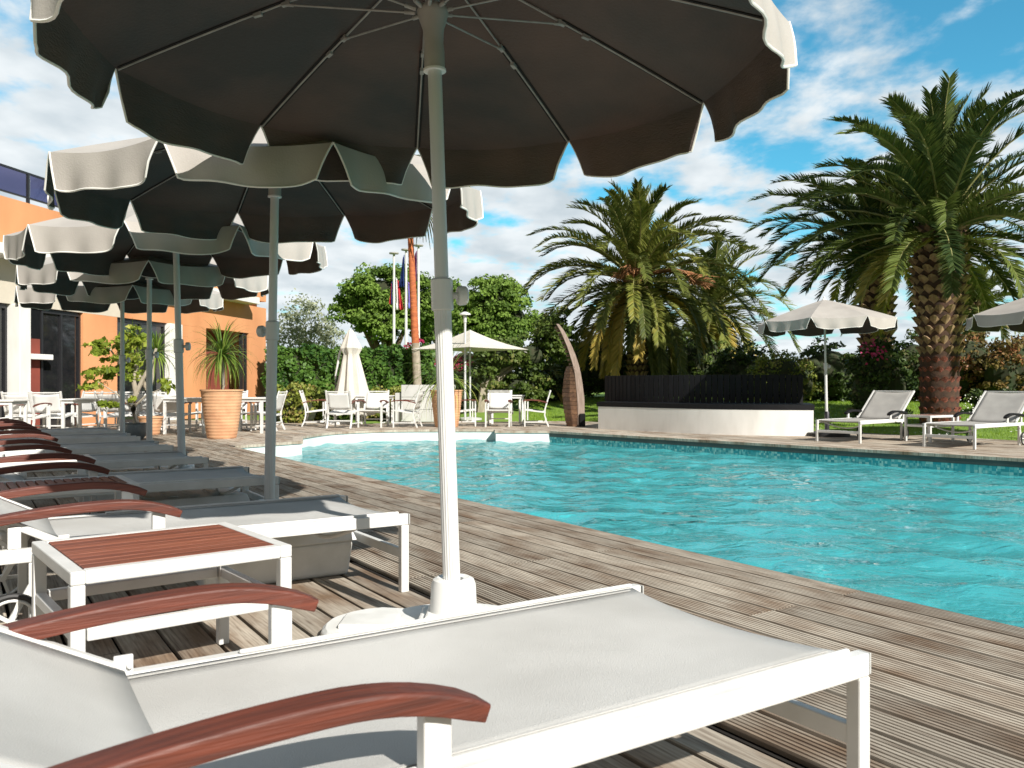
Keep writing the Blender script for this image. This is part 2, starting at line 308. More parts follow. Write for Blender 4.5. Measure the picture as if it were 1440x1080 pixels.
def cache(o):
    KIDS[o.name] = kids(o)
    for k in KIDS[o.name]: cache(k)

# quads from arrays, one object
def quads(name, P, tone, m, parent=None, uvless=True):
    n = len(P); me = bpy.data.meshes.new(name)
    me.vertices.add(n * 4); me.vertices.foreach_set('co', P.reshape(-1).astype(np.float32))
    me.loops.add(n * 4); me.loops.foreach_set('vertex_index', np.arange(n * 4, dtype=np.int32))
    me.polygons.add(n); me.polygons.foreach_set('loop_start', np.arange(0, n * 4, 4, dtype=np.int32)); me.polygons.foreach_set('loop_total', np.full(n, 4, dtype=np.int32))
    me.materials.append(M[m]); me.update(calc_edges=True)
    a = me.attributes.new('tone', 'FLOAT', 'FACE'); a.data.foreach_set('value', np.clip(tone, 0, 1).astype(np.float32))
    o = bpy.data.objects.new(name, me); COL.objects.link(o)
    if parent is not None: o.parent = parent
    return o
def unit(a): return a / np.maximum(np.linalg.norm(a, axis=1, keepdims=True), 1e-9)
def leaf_quads(C, Nrm, size, aspect=1.6, jitter=0.8):
    n = len(C); nn = unit(Nrm + RNG.normal(0, jitter, (n, 3))); r = unit(RNG.normal(0, 1, (n, 3)))
    t = unit(np.cross(nn, r)); b = np.cross(nn, t); s = size * RNG.uniform(0.6, 1.4, (n, 1))
    p0 = C - t * s * aspect / 2; p2 = C + t * s * aspect / 2; p1 = C - b * s / 2 + t * s * 0.1; p3 = C + b * s / 2 + t * s * 0.1
    return np.stack([p0, p1, p2, p3], 1)
def crown(ellipsoids, clusters, per, crad, lsize, squash=0.75, shell=0.55, aspect=1.6):
    """leaf clumps through the outer volume of some ellipsoids"""
    vol = np.array([e[3] * e[4] * e[5] for e in ellipsoids]); pr = vol / vol.sum(); P = []; T = []
    for k in range(clusters):
        e = ellipsoids[RNG.choice(len(ellipsoids), p=pr)]
        d = RNG.normal(0, 1, 3); d /= np.linalg.norm(d)
        r = RNG.uniform(shell, 1.0) ** 0.7
        c = np.array(e[:3]) + d * r * np.array(e[3:6]) * RNG.uniform(0.88, 1.05)
        cr = crad * RNG.uniform(0.55, 1.35); m = int(per * RNG.uniform(0.6, 1.3))
        q = unit(RNG.normal(0, 1, (m, 3))); q[:, 2] = np.where(q[:, 2] < -0.3, -q[:, 2] * 0.4, q[:, 2])
        rr = RNG.uniform(0.45, 1.0, (m, 1)) ** 0.5
        pts = c + q * rr * cr * np.array([1, 1, squash]); P.append(leaf_quads(pts, q, lsize, aspect))
        T.append(np.clip(RNG.uniform(0, 0.55) + RNG.uniform(0.0, 0.5, m), 0, 1))
    return np.concatenate(P), np.concatenate(T)
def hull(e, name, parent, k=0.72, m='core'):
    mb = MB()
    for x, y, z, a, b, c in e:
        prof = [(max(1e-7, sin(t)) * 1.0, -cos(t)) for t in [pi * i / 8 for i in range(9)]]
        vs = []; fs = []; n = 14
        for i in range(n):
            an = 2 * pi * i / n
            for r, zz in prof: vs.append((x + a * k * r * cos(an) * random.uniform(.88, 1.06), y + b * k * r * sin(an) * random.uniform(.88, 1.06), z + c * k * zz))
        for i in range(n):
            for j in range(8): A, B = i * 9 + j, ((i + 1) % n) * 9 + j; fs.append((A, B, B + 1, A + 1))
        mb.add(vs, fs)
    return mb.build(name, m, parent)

# ------------------------------------------------------------------ camera, sky, sun
cam_d = bpy.data.cameras.new('camera'); cam = bpy.data.objects.new('camera', cam_d); COL.objects.link(cam); SC.camera = cam
cam.location = (0, 0, H); cam.rotation_euler = (pi / 2, 0, 0); cam_d.sensor_width = 36; cam_d.lens = 36 * FPX / 1440
cam_d.shift_y = (HY - 540) / 1440; cam_d.clip_start = 0.05; cam_d.clip_end = 8000
cam_d.dof.use_dof = True; cam_d.dof.focus_distance = 4.5; cam_d.dof.aperture_fstop = 9
EL = radians(35.5); sd = Vector((0.60, -0.80, 0)).normalized(); SUN = Vector((sd.x * cos(EL), sd.y * cos(EL), sin(EL)))
sl = bpy.data.lights.new('sun', 'SUN'); sl.energy = 5.0; sl.angle = radians(0.55); sl.color = (1.0, 0.95, 0.87)
so = bpy.data.objects.new('sun', sl); COL.objects.link(so); so.rotation_euler = (-SUN).to_track_quat('-Z', 'Y').to_euler()
w = bpy.data.worlds.new('World'); SC.world = w; w.use_nodes = True; nt = w.node_tree; nt.nodes.clear()
out = nt.nodes.new('ShaderNodeOutputWorld'); bg = nt.nodes.new('ShaderNodeBackground'); L(nt, bg.outputs[0], out.inputs[0])
sky = nt.nodes.new('ShaderNodeTexSky'); sky.sky_type = 'NISHITA'; sky.sun_disc = False; sky.sun_elevation = EL
sky.sun_rotation = atan2(SUN.x, SUN.y); sky.ozone_density = 1.6; sky.dust_density = 0.6
bg.inputs[1].default_value = 0.10
tint = N(nt, 'ShaderNodeMix', data_type='RGBA', blend_type='MULTIPLY'); tint.inputs[0].default_value = 1.0; tint.inputs[7].default_value = (0.42, 1.20, 1.22, 1)
L(nt, sky.outputs[0], tint.inputs[6])
tc = N(nt, 'ShaderNodeTexCoord'); sx = N(nt, 'ShaderNodeSeparateXYZ'); L(nt, tc.outputs['Generated'], sx.inputs[0])
zz = N(nt, 'ShaderNodeMath', operation='MAXIMUM'); zz.inputs[1].default_value = 0.0; L(nt, sx.outputs[2], zz.inputs[0])
za = N(nt, 'ShaderNodeMath', operation='ADD'); za.inputs[1].default_value = 0.16; L(nt, zz.outputs[0], za.inputs[0])
dv = N(nt, 'ShaderNodeVectorMath', operation='DIVIDE'); cb = N(nt, 'ShaderNodeCombineXYZ')
for i in range(3): L(nt, za.outputs[0], cb.inputs[i])
L(nt, tc.outputs['Generated'], dv.inputs[0]); L(nt, cb.outputs[0], dv.inputs[1])
mp = N(nt, 'ShaderNodeMapping'); mp.inputs['Scale'].default_value = (1.25, 1.0, 0.0); mp.inputs['Location'].default_value = (1.7, 4.6, 0); L(nt, dv.outputs[0], mp.inputs[0])
nz = N(nt, 'ShaderNodeTexNoise'); nz.inputs['Scale'].default_value = 3.6; nz.inputs['Detail'].default_value = 9; nz.inputs['Roughness'].default_value = 0.55; nz.inputs['Distortion'].default_value = 0.1
L(nt, mp.outputs[0], nz.inputs['Vector'])
# cover grows towards the horizon and to the left
cov = N(nt, 'ShaderNodeMapRange'); cov.inputs[1].default_value = 0.0; cov.inputs[2].default_value = 0.5; cov.inputs[3].default_value = 0.25; cov.inputs[4].default_value = -0.03; L(nt, sx.outputs[2], cov.inputs[0])
lx = N(nt, 'ShaderNodeMapRange'); lx.inputs[1].default_value = -0.5; lx.inputs[2].default_value = 0.55; lx.inputs[3].default_value = 0.09; lx.inputs[4].default_value = -0.03; L(nt, sx.outputs[0], lx.inputs[0])
a1 = N(nt, 'ShaderNodeMath', operation='ADD'); L(nt, nz.outputs[0], a1.inputs[0]); L(nt, cov.outputs[0], a1.inputs[1])
a2 = N(nt, 'ShaderNodeMath', operation='ADD'); L(nt, a1.outputs[0], a2.inputs[0]); L(nt, lx.outputs[0], a2.inputs[1])
by = N(nt, 'ShaderNodeMapRange'); by.inputs[1].default_value = 0.30; by.inputs[2].default_value = -0.05; by.inputs[3].default_value = 0.0; by.inputs[4].default_value = 0.50; L(nt, sx.outputs[1], by.inputs[0])  # extra cloud added out of view behind the camera, for neutral fill light
a3 = N(nt, 'ShaderNodeMath', operation='ADD'); L(nt, a2.outputs[0], a3.inputs[0]); L(nt, by.outputs[0], a3.inputs[1]); a2 = a3
cm = N(nt, 'ShaderNodeMapRange'); cm.inputs[1].default_value = 0.47; cm.inputs[2].default_value = 0.70; cm.interpolation_type = 'SMOOTHSTEP'; L(nt, a2.outputs[0], cm.inputs[0])
nz2 = N(nt, 'ShaderNodeTexNoise'); nz2.inputs['Scale'].default_value = 3.4; nz2.inputs['Detail'].default_value = 5; L(nt, mp.outputs[0], nz2.inputs['Vector'])
cc = N(nt, 'ShaderNodeValToRGB'); cc.color_ramp.elements[0].position = 0.32; cc.color_ramp.elements[0].color = (4.3, 4.9, 5.3, 1)
cc.color_ramp.elements[1].position = 0.62; cc.color_ramp.elements[1].color = (6.4, 6.8, 7.0, 1); L(nt, nz2.outputs[0], cc.inputs[0])
gb_ = N(nt, 'ShaderNodeMapRange'); gb_.inputs[1].default_value = 0.40; gb_.inputs[2].default_value = 0.0; gb_.inputs[3].default_value = 1.0; gb_.inputs[4].default_value = 0.40; L(nt, sx.outputs[1], gb_.inputs[0])  # the unseen cloud behind is dimmed to keep the fill light low
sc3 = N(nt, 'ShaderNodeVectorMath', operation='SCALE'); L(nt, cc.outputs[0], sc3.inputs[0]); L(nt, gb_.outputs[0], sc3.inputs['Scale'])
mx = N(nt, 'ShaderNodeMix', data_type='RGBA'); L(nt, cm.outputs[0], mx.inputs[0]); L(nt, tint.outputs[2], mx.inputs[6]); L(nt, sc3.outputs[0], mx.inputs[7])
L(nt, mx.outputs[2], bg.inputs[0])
SC.view_settings.view_transform = 'Standard'; SC.view_settings.look = 'None'; SC.view_settings.exposure = 0.5; SC.view_settings.gamma = 1.0
SC.cycles.use_denoising = True; SC.cycles.max_bounces = 10; SC.cycles.transparent_max_bounces = 16
SC.cycles.sample_clamp_indirect = 6.0; SC.cycles.caustics_reflective = False; SC.cycles.caustics_refractive = True

# ------------------------------------------------------------------ pool and deck
POOL = [F(-6, 3.3), F(12.5, 3.3), Vector((-3.32, 13.3, 0)), Vector((-3.62, 14.5, 0)), Vector((-3.40, 15.6, 0)), Vector((-2.78, 16.3, 0)), Vector((-2.05, 16.6, 0)),
        Vector((-1.2, 16.7, 0)), Vector((-0.33, 16.72, 0)), Vector((-0.31, 16.2, 0)), Vector((0.73, 16.2, 0)), Vector((6.17, 10.15, 0)), Vector((14.9, -0.2, 0))]
# round the curved end a little
def subdiv(poly, i0, i1):
    outp = list(poly[:i0 + 1])
    for i in range(i0, i1):
        p0, p1, p2, p3 = poly[max(i - 1, i0)], poly[i], poly[i + 1], poly[min(i + 2, i1)]
        for t in (0.25, 0.5, 0.75, 1.0):
            outp.append(0.5 * ((2 * p1) + (p2 - p0) * t + (2 * p0 - 5 * p1 + 4 * p2 - p3) * t * t + (3 * p1 - p0 - 3 * p2 + p3) * t ** 3))
    return outp + list(poly[i1 + 1:])
POOL = subdiv(POOL, 3, 8)
iE = [i for i, p in enumerate(POOL) if abs(p.x - .73) < 1e-6 and abs(p.y - 16.2) < 1e-6][0]
DECK = [Vector(p) for p in ((-17, -4, 0), (-17, 21.5, 0), (-5.0, 21.5, 0), (-4.2, 19.2, 0), (-1.5, 20.3, 0), (1.5, 20.9, 0), (3.3, 19.5, 0), (4.4, 18.3, 0), (6.47, 16.1, 0), (8.0, 13.9, 0), (18, 2.3, 0), (18, -5, 0))]
def uv(p): return (p.dot(D1), p.dot(D2))
def crossings(poly, v):
    o = []
    q = [uv(p) for p in poly]
    for i in range(len(q)):
        (u0, v0), (u1, v1) = q[i], q[(i + 1) % len(q)]
        if (v0 - v) * (v1 - v) < 0: o.append(u0 + (u1 - u0) * (v - v0) / (v1 - v0))
    return o
def inside(poly, u, v):
    c = False; q = [uv(p) for p in poly]; j = len(q) - 1
    for i in range(len(q)):
        if (q[i][1] > v) != (q[j][1] > v) and u < (q[j][0] - q[i][0]) * (v - q[i][1]) / (q[j][1] - q[i][1]) + q[i][0]: c = not c
        j = i
    return c
def intervals(v):
    xs = sorted(crossings(DECK, v) + crossings(POOL, v)); r = []
    for a, b in zip(xs, xs[1:]):
        m = (a + b) / 2
        if inside(DECK, m, v) and not inside(POOL, m, v): r.append((max(a, -5), b))
    return r
deck = MB(); rot = ANG
def board(mb, u0, u1, v0, wd, grooved, th=0.025):
    """one plank, drawn in the deck's own axes: x = v direction, y = u direction"""
    t = random.random()
    if grooved:
        n = 7; pr = []
        g = wd / n
        for k in range(n):
            x = v0 + k * g
            pr += [(x + g * 0.02, -0.008), (x + g * 0.13, 0.0), (x + g * 0.70, 0.0), (x + g * 0.84, -0.008)]
        pr = [(v0, -0.02)] + pr + [(v0 + wd, -0.02)]
    else:
        pr = [(v0, -0.02), (v0 + 0.001, -0.003), (v0 + 0.005, 0.0), (v0 + wd - 0.005, 0.0), (v0 + wd - 0.001, -0.003), (v0 + wd, -0.02)]
    vs = [(x, u0, z) for x, z in pr] + [(x, u1, z) for x, z in pr]; n = len(pr)
    mb.add(vs, [(i, i + 1, n + i + 1, n + i) for i in range(n - 1)], 0, t)
    mb.add([(v0, u0, -0.02), (v0 + wd, u0, -0.02), (v0 + wd, u0, -0.001), (v0, u0, -0.001)], [(0, 1, 2, 3)], 0, t)
v = -16.0
rows = []
x = 1.70
while x < 3.28: rows.append((x, 0.139, True)); x += 0.1455
rows = [(1.70 + k * 0.1455, 0.1315, True) for k in range(11)]
x = 1.652 - 0.150
while x > -16: rows.append((x, 0.150 - 0.013, False)); x -= 0.150
x = 3.302
while x < 20: rows.append((x, 0.138, False)); x += 0.146
for (v0, wd, gr) in rows:
    i0_, i1_ = intervals(v0 + .002), intervals(v0 + wd - .002); both = []
    for p_ in i0_:
        for q_ in i1_:
            lo, hi = max(p_[0], q_[0]), min(p_[1], q_[1])
            if hi - lo > .05: both.append((lo, hi))
    for (a, b) in both:
        if gr or v0 > 3:
            cuts = [1.02, 3.55, 6.08, 8.6, 11.1, 13.6] if int(round((v0 - 1.7) / 0.1445)) % 4 < 2 else [2.25, 4.8, 7.3, 9.9, 12.4, 15]
        else:
            o = random.uniform(0, 2.4); cuts = [o - 4 + 2.4 * k for k in range(12)]
        cs = [a] + [c for c in cuts if a + 0.2 < c < b - 0.2] + [b]
        for c0, c1 in zip(cs, cs[1:]): board(deck, c0 + 0.002, c1 - 0.002, v0, wd, gr)
# deck frame: local x = D2, local y = D1
d = deck.build('wooden_deck', 'deck'); d.rotation_euler = (0, 0, ANG); struct(d)
def flat(name, outer, holes, z, m):
    polys = [[Vector((p.x, p.y, z)) for p in outer]] + [[Vector((p.x, p.y, z)) for p in h] for h in holes]
    tri = tessellate_polygon(polys); vs = [q for pl in polys for q in pl]
    mb = MB(); mb.add(vs, [tuple(t) if (vs[t[1]] - vs[t[0]]).cross(vs[t[2]] - vs[t[0]]).z > 0 else tuple(reversed(t)) for t in tri], 0, 0.5); return mb.build(name, m)
struct(flat('ground_under_deck', DECK, [POOL], -0.10, 'under'))
# basin
basin = MB(); n = len(POOL)
for i in range(n):
    p, q = POOL[i], POOL[(i + 1) % n]
    far = i in (iE, iE + 1); near = i == 0 or i == n - 1
    zt = -0.102 if far else -0.004; mi = 1 if (far or near) else 2
    # upper band, then the wall under water
    zb = -0.24
    basin.add([(p.x, p.y, zb), (q.x, q.y, zb), (q.x, q.y, zt), (p.x, p.y, zt)], [(0, 1, 2, 3)], mi, 0.5)
    basin.add([(p.x, p.y, -1.15), (q.x, q.y, -1.15), (q.x, q.y, zb), (p.x, p.y, zb)], [(0, 1, 2, 3)], 0 if (far or near) else 2, 0.5)
tri = tessellate_polygon([[Vector((p.x, p.y, -1.15)) for p in POOL]])
basin.add([(p.x, p.y, -1.15) for p in POOL], [tuple(t) for t in tri], 0, 0.5)
# shallow steps at the rounded end
c0 = Vector((-1.6, 14.3, 0))
for k, (sc_, z) in enumerate(((1.0, -0.42), (0.80, -0.72), (0.60, -1.0))):
    ring = []
    for p in POOL[1:iE]:
        ring.append(c0 + (p - c0) * sc_)
    ring += [Vector((1.2 - 0.3 * k, 15.2 - .5 * k, 0)) * 1.0, Vector((0.6 - .3 * k, 12.9 + 0.4 * k, 0)), Vector((-2.2 + .1 * k, 11.6 + 0.9 * k, 0))]
    t3 = tessellate_polygon([[Vector((p.x, p.y, z)) for p in ring]])
    basin.add([(p.x, p.y, z) for p in ring], [tuple(t) for t in t3], 2, 0.5)
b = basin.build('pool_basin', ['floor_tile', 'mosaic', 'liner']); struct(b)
WG = 0.065; rw = np.random.default_rng(5)
uu = np.arange(-6.4, 19.6, WG); vv_ = np.arange(3.1, 14.6, WG); GU, GV = np.meshgrid(uu, vv_, indexing='ij')
X = D1.x * GU + D2.x * GV; Y = D1.y * GU + D2.y * GV; Zw = np.full(X.shape, -0.20)
for k in range(52):
    lam = 0.19 * (1.15 / 0.19) ** rw.uniform(0, 1) ; th = rw.normal(0.9, 0.8); kx, ky = 2 * pi / lam * cos(th), 2 * pi / lam * sin(th); Zw += WAVE * lam * 0.0042 * np.sin(kx * X + ky * Y + rw.uniform(0, 6.28) + 0.5 * np.sin(0.9 * X + 1.3 * Y + k))
P2 = [(p.x, p.y) for p in POOL]
def near_pool(X, Y, mrg):
    ins = np.zeros(X.shape, bool); best = np.full(X.shape, 1e9); j = len(P2) - 1
    for i in range(len(P2)):
        (xi, yi), (xj, yj) = P2[i], P2[j]
        c_ = ((yi > Y) != (yj > Y)) & (X < (xj - xi) * (Y - yi) / ((yj - yi) + 1e-12) + xi); ins ^= c_
        dx, dy = xj - xi, yj - yi; t = np.clip(((X - xi) * dx + (Y - yi) * dy) / (dx * dx + dy * dy), 0, 1); best = np.minimum(best, (X - xi - dx * t) ** 2 + (Y - yi - dy * t) ** 2); j = i
    return ins | (best < mrg * mrg)
keep = near_pool(X, Y, 0.12); ids = -np.ones(X.shape, int); ids[keep] = np.arange(keep.sum())
q_ = np.stack([ids[:-1, :-1], ids[:-1, 1:], ids[1:, 1:], ids[1:, :-1]], -1).reshape(-1, 4); q_ = q_[(q_ >= 0).all(1)]
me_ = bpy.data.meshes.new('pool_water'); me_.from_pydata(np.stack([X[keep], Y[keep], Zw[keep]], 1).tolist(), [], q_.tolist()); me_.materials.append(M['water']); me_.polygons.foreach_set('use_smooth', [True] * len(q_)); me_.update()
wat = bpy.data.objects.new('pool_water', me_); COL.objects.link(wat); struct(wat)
if me_.polygons[0].normal.z < 0: me_.flip_normals()
wat.cycles.is_caustics_caster = True; b.cycles.is_caustics_receiver = True; sl.cycles.is_caustics_light = True
fas = MB()
for i in (iE, iE + 1):
    p, q = POOL[i], POOL[i + 1]; fas.bar((p.x, p.y, -0.052), (q.x, q.y, -0.052), 0.03, 0.098)
struct(fas.build('pool_edge_fascia', 'stain_fascia', bevel=0.003))
cop = MB(); idx = list(range(1, iE + 3)); ctr = Vector((0.6, 12.5, 0))
def nrm_out(i):
    p, q = POOL[i], POOL[(i + 1) % n]; dd = (q - p).normalized(); nn = Vector((dd.y, -dd.x, 0))
    m_ = (p + q) / 2 + nn * 0.02
    u_, v_ = uv(m_); return -nn if inside(POOL, u_, v_) else nn
ci, co = [], []
for k, i in enumerate(idx):
    p = POOL[i]; n0 = nrm_out(i - 1) if k else nrm_out(i); n1 = nrm_out(i) if k < len(idx) - 1 else nrm_out(i - 1)
    m_ = (n0 + n1); m_ = m_.normalized() / max(.55, m_.normalized().dot(n0)); ci.append(p - m_ * 0.020); co.append(p + m_ * 0.150)
for k in range(len(idx) - 1):
    a_, b_, c_, d_ = ci[k], ci[k + 1], co[k + 1], co[k]; vs = [(q.x, q.y, z) for z in (-0.03, 0.011) for q in (a_, b_, c_, d_)]
    cop.add(vs, [(4, 5, 6, 7), (0, 1, 5, 4), (2, 3, 7, 6), (3, 2, 1, 0)], 0, .6 + .2 * random.random())
bm_ = cop.build('pool_coping', 'deck'); struct(bm_)

# ------------------------------------------------------------------ lawn / terrain
def dist_out(poly, x, y):
    best = 1e9; ins = False; j = len(poly) - 1
    for i in range(len(poly)):
        a, b2 = poly[i], poly[j]
        ab = (b2.x - a.x, b2.y - a.y); t = max(0, min(1, ((x - a.x) * ab[0] + (y - a.y) * ab[1]) / (ab[0] ** 2 + ab[1] ** 2)))
        dx, dy = x - a.x - ab[0] * t, y - a.y - ab[1] * t; best = min(best, dx * dx + dy * dy)
        if (a.y > y) != (b2.y > y) and x < (b2.x - a.x) * (y - a.y) / (b2.y - a.y) + a.x: ins = not ins
        j = i
    return -sqrt(best) if ins else sqrt(best)
def sm(a, b2, x): t = max(0.0, min(1.0, (x - a) / (b2 - a))); return t * t * (3 - 2 * t)
def GZ(x, y):
    dd = dist_out(DECK, x, y); k = sm(-4, 0.5, x)
    return -0.03 + k * 0.5 * sm(0.3, 6.5, dd) + (0.04 * sin(x * .9 + y * .4) * sm(1, 5, dd))
xs = [-3000, -900, -300, -120, -60, -40] + list(np.arange(-30, 40.1, 1.0)) + [50, 70, 120, 300, 900, 3000]
ys = [-3000, -900, -300, -100, -40, -20, -10] + list(np.arange(-6, 45.1, 1.0)) + [55, 80, 120, 300, 900, 4000]
lawn = MB(); vid = {}
vs = []; fs = []
for i, x in enumerate(xs):
    for j, y in enumerate(ys): vid[(i, j)] = len(vs); vs.append((x, y, GZ(x, y)))
dO = [dist_out(DECK, p[0], p[1]) for p in vs]
for i in range(len(xs) - 1):
    for j in range(len(ys) - 1):
        f = (vid[(i, j)], vid[(i + 1, j)], vid[(i + 1, j + 1)], vid[(i, j + 1)])
        if max(dO[k] for k in f) < 0.0 and xs[i + 1] - xs[i] < 2 or (all(dO[k] < 0.2 for k in f)): continue
        fs.append(f)
lawn.add(vs, fs, 0, 0.5); struct(lawn.build('lawn', 'lawn', smooth=True))
# grass blades where they can be seen
G = []
def blades(x0, x1, y0, y1, n):
    X = RNG.uniform(x0, x1, n); Y = RNG.uniform(y0, y1, n)
    for x, y in zip(X, Y):
        if dist_out(DECK, x, y) > 0.02: G.append((x, y, GZ(x, y)))
blades(0.2, 3.6, 19, 27, 14000); blades(4.5, 15, 12.5, 23, 42000)
C = np.array(G); n = len(C); an = RNG.uniform(0, 2 * pi, n); hh = RNG.uniform(0.02, 0.055, n); lean = RNG.normal(0, 0.015, (n, 2))
wv = np.stack([np.cos(an) * 0.006, np.sin(an) * 0.006, np.zeros(n)], 1)
tip = C + np.stack([lean[:, 0], lean[:, 1], hh], 1)
gq = np.stack([C - wv, C + wv, tip + wv * 0.15, tip - wv * 0.15], 1)
g = quads('grass', gq, np.clip(RNG.uniform(0, 1, n), 0, 1), 'grass'); g['kind'] = 'stuff'; tag(g, 'short mown green grass of the garden lawn', 'grass')
sel = [i for i in range(n) if C[i, 0] > 4.5 and random.random() < 0.035 and (math.sin(C[i, 0] * 1.3) + math.sin(C[i, 1] * 1.7 + 1) + random.uniform(-.8, .8)) > 0.2]
Cd = C[sel] + np.array([0, 0, 0.06]); m_ = len(Cd); an = RNG.uniform(0, pi, m_)
ax = np.stack([np.cos(an), np.sin(an), RNG.uniform(-.3, .3, m_)], 1) * 0.014; ay = np.stack([-np.sin(an), np.cos(an), RNG.uniform(-.3, .6, m_)], 1) * 0.014
dq = np.stack([Cd - ax - ay, Cd + ax - ay, Cd + ax + ay, Cd - ax + ay], 1)
g = quads('daisies', dq, np.full(m_, .5), 'daisy'); g['kind'] = 'stuff'; tag(g, 'tiny white daisies scattered over the lawn behind the right loungers', 'flowers')

# ------------------------------------------------------------------ sun loungers   local: x = towards foot, y = across, z up, origin at the far-left foot leg base
LW = 0.74
def arc_arm(x0, x1, y, ztop, w=0.060, h=0.032, droop=0.05, back=0.035):
    pts = []
    for k in range(19):
        t = k / 18; x = x0 + (x1 - x0) * t            # t = 0 at the back, 1 at the front
        z = ztop - back * (max(0, 0.65 - t) / 0.65) ** 2 - droop * (max(0, t - 0.62) / 0.38) ** 2.2
        pts.append((x, y, z))
    prof = [(-w / 2, -h / 2), (w / 2, -h / 2), (w / 2, h * .38), (w * .44, h / 2), (-w * .44, h / 2), (-w / 2, h * .38)]
    sc = [1.0] * 19; sc[0] = 0.8; sc[18] = 0.85
    mb = MB(); mb.sweep(pts, prof, scales=sc); return mb
def make_lounger(back=28, sling='sling', arm='arm_wood', far_wheels=True):
    r = empty('sun_lounger'); fz = 0.34; Ls = 1.31; W2 = LW
    fr = MB()
    for y in (0.016, W2 - 0.016):
        fr.box((-Ls / 2 - 0.10, y, fz - 0.024), (Ls + 0.2 + 0.034 - 0.004, 0.032, 0.048))
        fr.box((-Ls / 2 + .10, y + (0.012 if y < .1 else -0.012), fz + 0.004), (Ls - 0.24, 0.012, 0.010))
    for x in (-Ls - 0.16, -0.72): fr.box((x, W2 / 2, fz - 0.048), (0.028, W2 - 0.066, 0.022))
    fr.build('frame', 'white_metal', r, bevel=0.004)
    st = MB(); st.box((0, W2 / 2, 0.165), (0.024, W2 - 0.036, 0.042)); st.build('stretcher', 'white_metal', r, bevel=0.003)
    for x, y in ((0, 0.018), (0, W2 - 0.018), (-1.40, 0.018), (-1.40, W2 - 0.018)):
        lg = MB(); lg.box((x, y, (fz - 0.049) / 2), (0.036, 0.034, fz - 0.049)); lg.build('leg', 'white_metal', r, bevel=0.004)
    # arched spreader under the sling
    ar = MB(); ar.tube([(-0.20 - 0.05 * sin(pi * k / 12), 0.03 + (W2 - 0.06) * k / 12, fz - 0.04 - 0.085 * sin(pi * k / 12)) for k in range(13)], 0.010, 8)
    ar.build('spreader', 'white_metal', r, smooth=True)
    # seat sling: hollow foot edge, slight sag
    nx, ny = 20, 12; vs = []; fs = []
    for i in range(nx + 1):
        for j in range(ny + 1):
            s_ = j / ny; y = 0.034 + (W2 - 0.068) * s_; e = sin(pi * s_)
            x0 = -Ls - 0.07; x1 = -0.02 - 0.035 * e ** 0.8; x = x0 + (x1 - x0) * i / nx
            vs.append((x, y, fz - 0.002 - 0.010 * e - 0.004 * sin(pi * i / nx) * e))
    for i in range(nx):
        for j in range(ny): a = i * (ny + 1) + j; fs.append((a, a + ny + 1, a + ny + 2, a + 1))
    sg = MB(); sg.add(vs, fs, 0, .5); o = sg.build('seat_sling', sling, r, smooth=True)
    so_ = o.modifiers.new('s', 'SOLIDIFY'); so_.thickness = 0.004; so_.offset = -1
    for y in (0.058, W2 - 0.058):
        hm = MB(); hm.sweep([(-Ls - .04 + (Ls - .01) * k / 14, y, fz + 0.0010 - 0.002 * sin(pi * (y / W2)) - 0.004 * sin(pi * k / 14) * .2) for k in range(15)], [(-.0035, -.001), (.0035, -.001), (.0035, .0012), (-.0035, .0012)]); hm.build('seam', sling, r)
    ep = MB(); ep.box((0.0215, 0.018, fz - .024), (0.004, .030, .044)); ep.build('end_cap', 'grey_plastic', r, bevel=.001)
    ep = MB(); ep.box((0.0215, W2 - 0.018, fz - .024), (0.004, .030, .044)); ep.build('end_cap', 'grey_plastic', r, bevel=.001)
    # reclined backrest
    th = radians(back); Lb = 0.72; ox, oz = -Ls - 0.02, fz + 0.012
    def bk(a, y, h=0.0): return (ox - a * cos(th) - h * sin(th) * -1 * 0 + -h * sin(-th) * 0 - 0, y, oz + a * sin(th) + h)
    bf = MB()
    for y in (0.030, W2 - 0.030): bf.bar(bk(0.0, y), bk(Lb, y), 0.030, 0.026)
    bf.bar(bk(Lb - 0.012, 0.046), bk(Lb - 0.012, W2 - 0.046), 0.024, 0.024)
    bf.build('backrest_frame', 'white_metal', r, bevel=0.004)
    vs = []; fs = []
    for i in range(11):
        for j in range(ny + 1):
            s_ = j / ny; e = sin(pi * s_); vs.append(bk(-0.02 + (Lb - 0.01) * i / 10, 0.044 + (W2 - 0.088) * s_, 0.006 - 0.016 * e))
    for i in range(10):
        for j in range(ny): a = i * (ny + 1) + j; fs.append((a, a + 1, a + ny + 2, a + ny + 1))
    bs = MB(); bs.add(vs, fs, 0, .5); o = bs.build('backrest_sling', sling, r, smooth=True)
    so_ = o.modifiers.new('s', 'SOLIDIFY'); so_.thickness = 0.004; so_.offset = 0
    for y in (0.020, W2 - 0.020):
        hg = MB(); hg.box((ox + .02, y, oz + 0.005), (0.035, 0.010, 0.034), 0, 0)
        hg.tube([(ox + .005, y - 0.014, oz + .004), (ox + .005, y + 0.016, oz + .004)], 0.008, 10); hg.tube([(ox + .03, y - 0.014, oz + .002), (ox + .03, y + 0.016, oz + .002)], 0.006, 8)
        hg.build('hinge', 'white_metal', r, bevel=0.002)
    pr = MB(); pr.bar((ox - 0.12, 0.12, fz - 0.03), bk(0.42, 0.12, -0.02), 0.014, 0.014); pr.bar((ox - 0.12, W2 - .12, fz - 0.03), bk(0.42, W2 - .12, -0.02), 0.014, 0.014)
    pr.build('prop', 'white_metal', r)
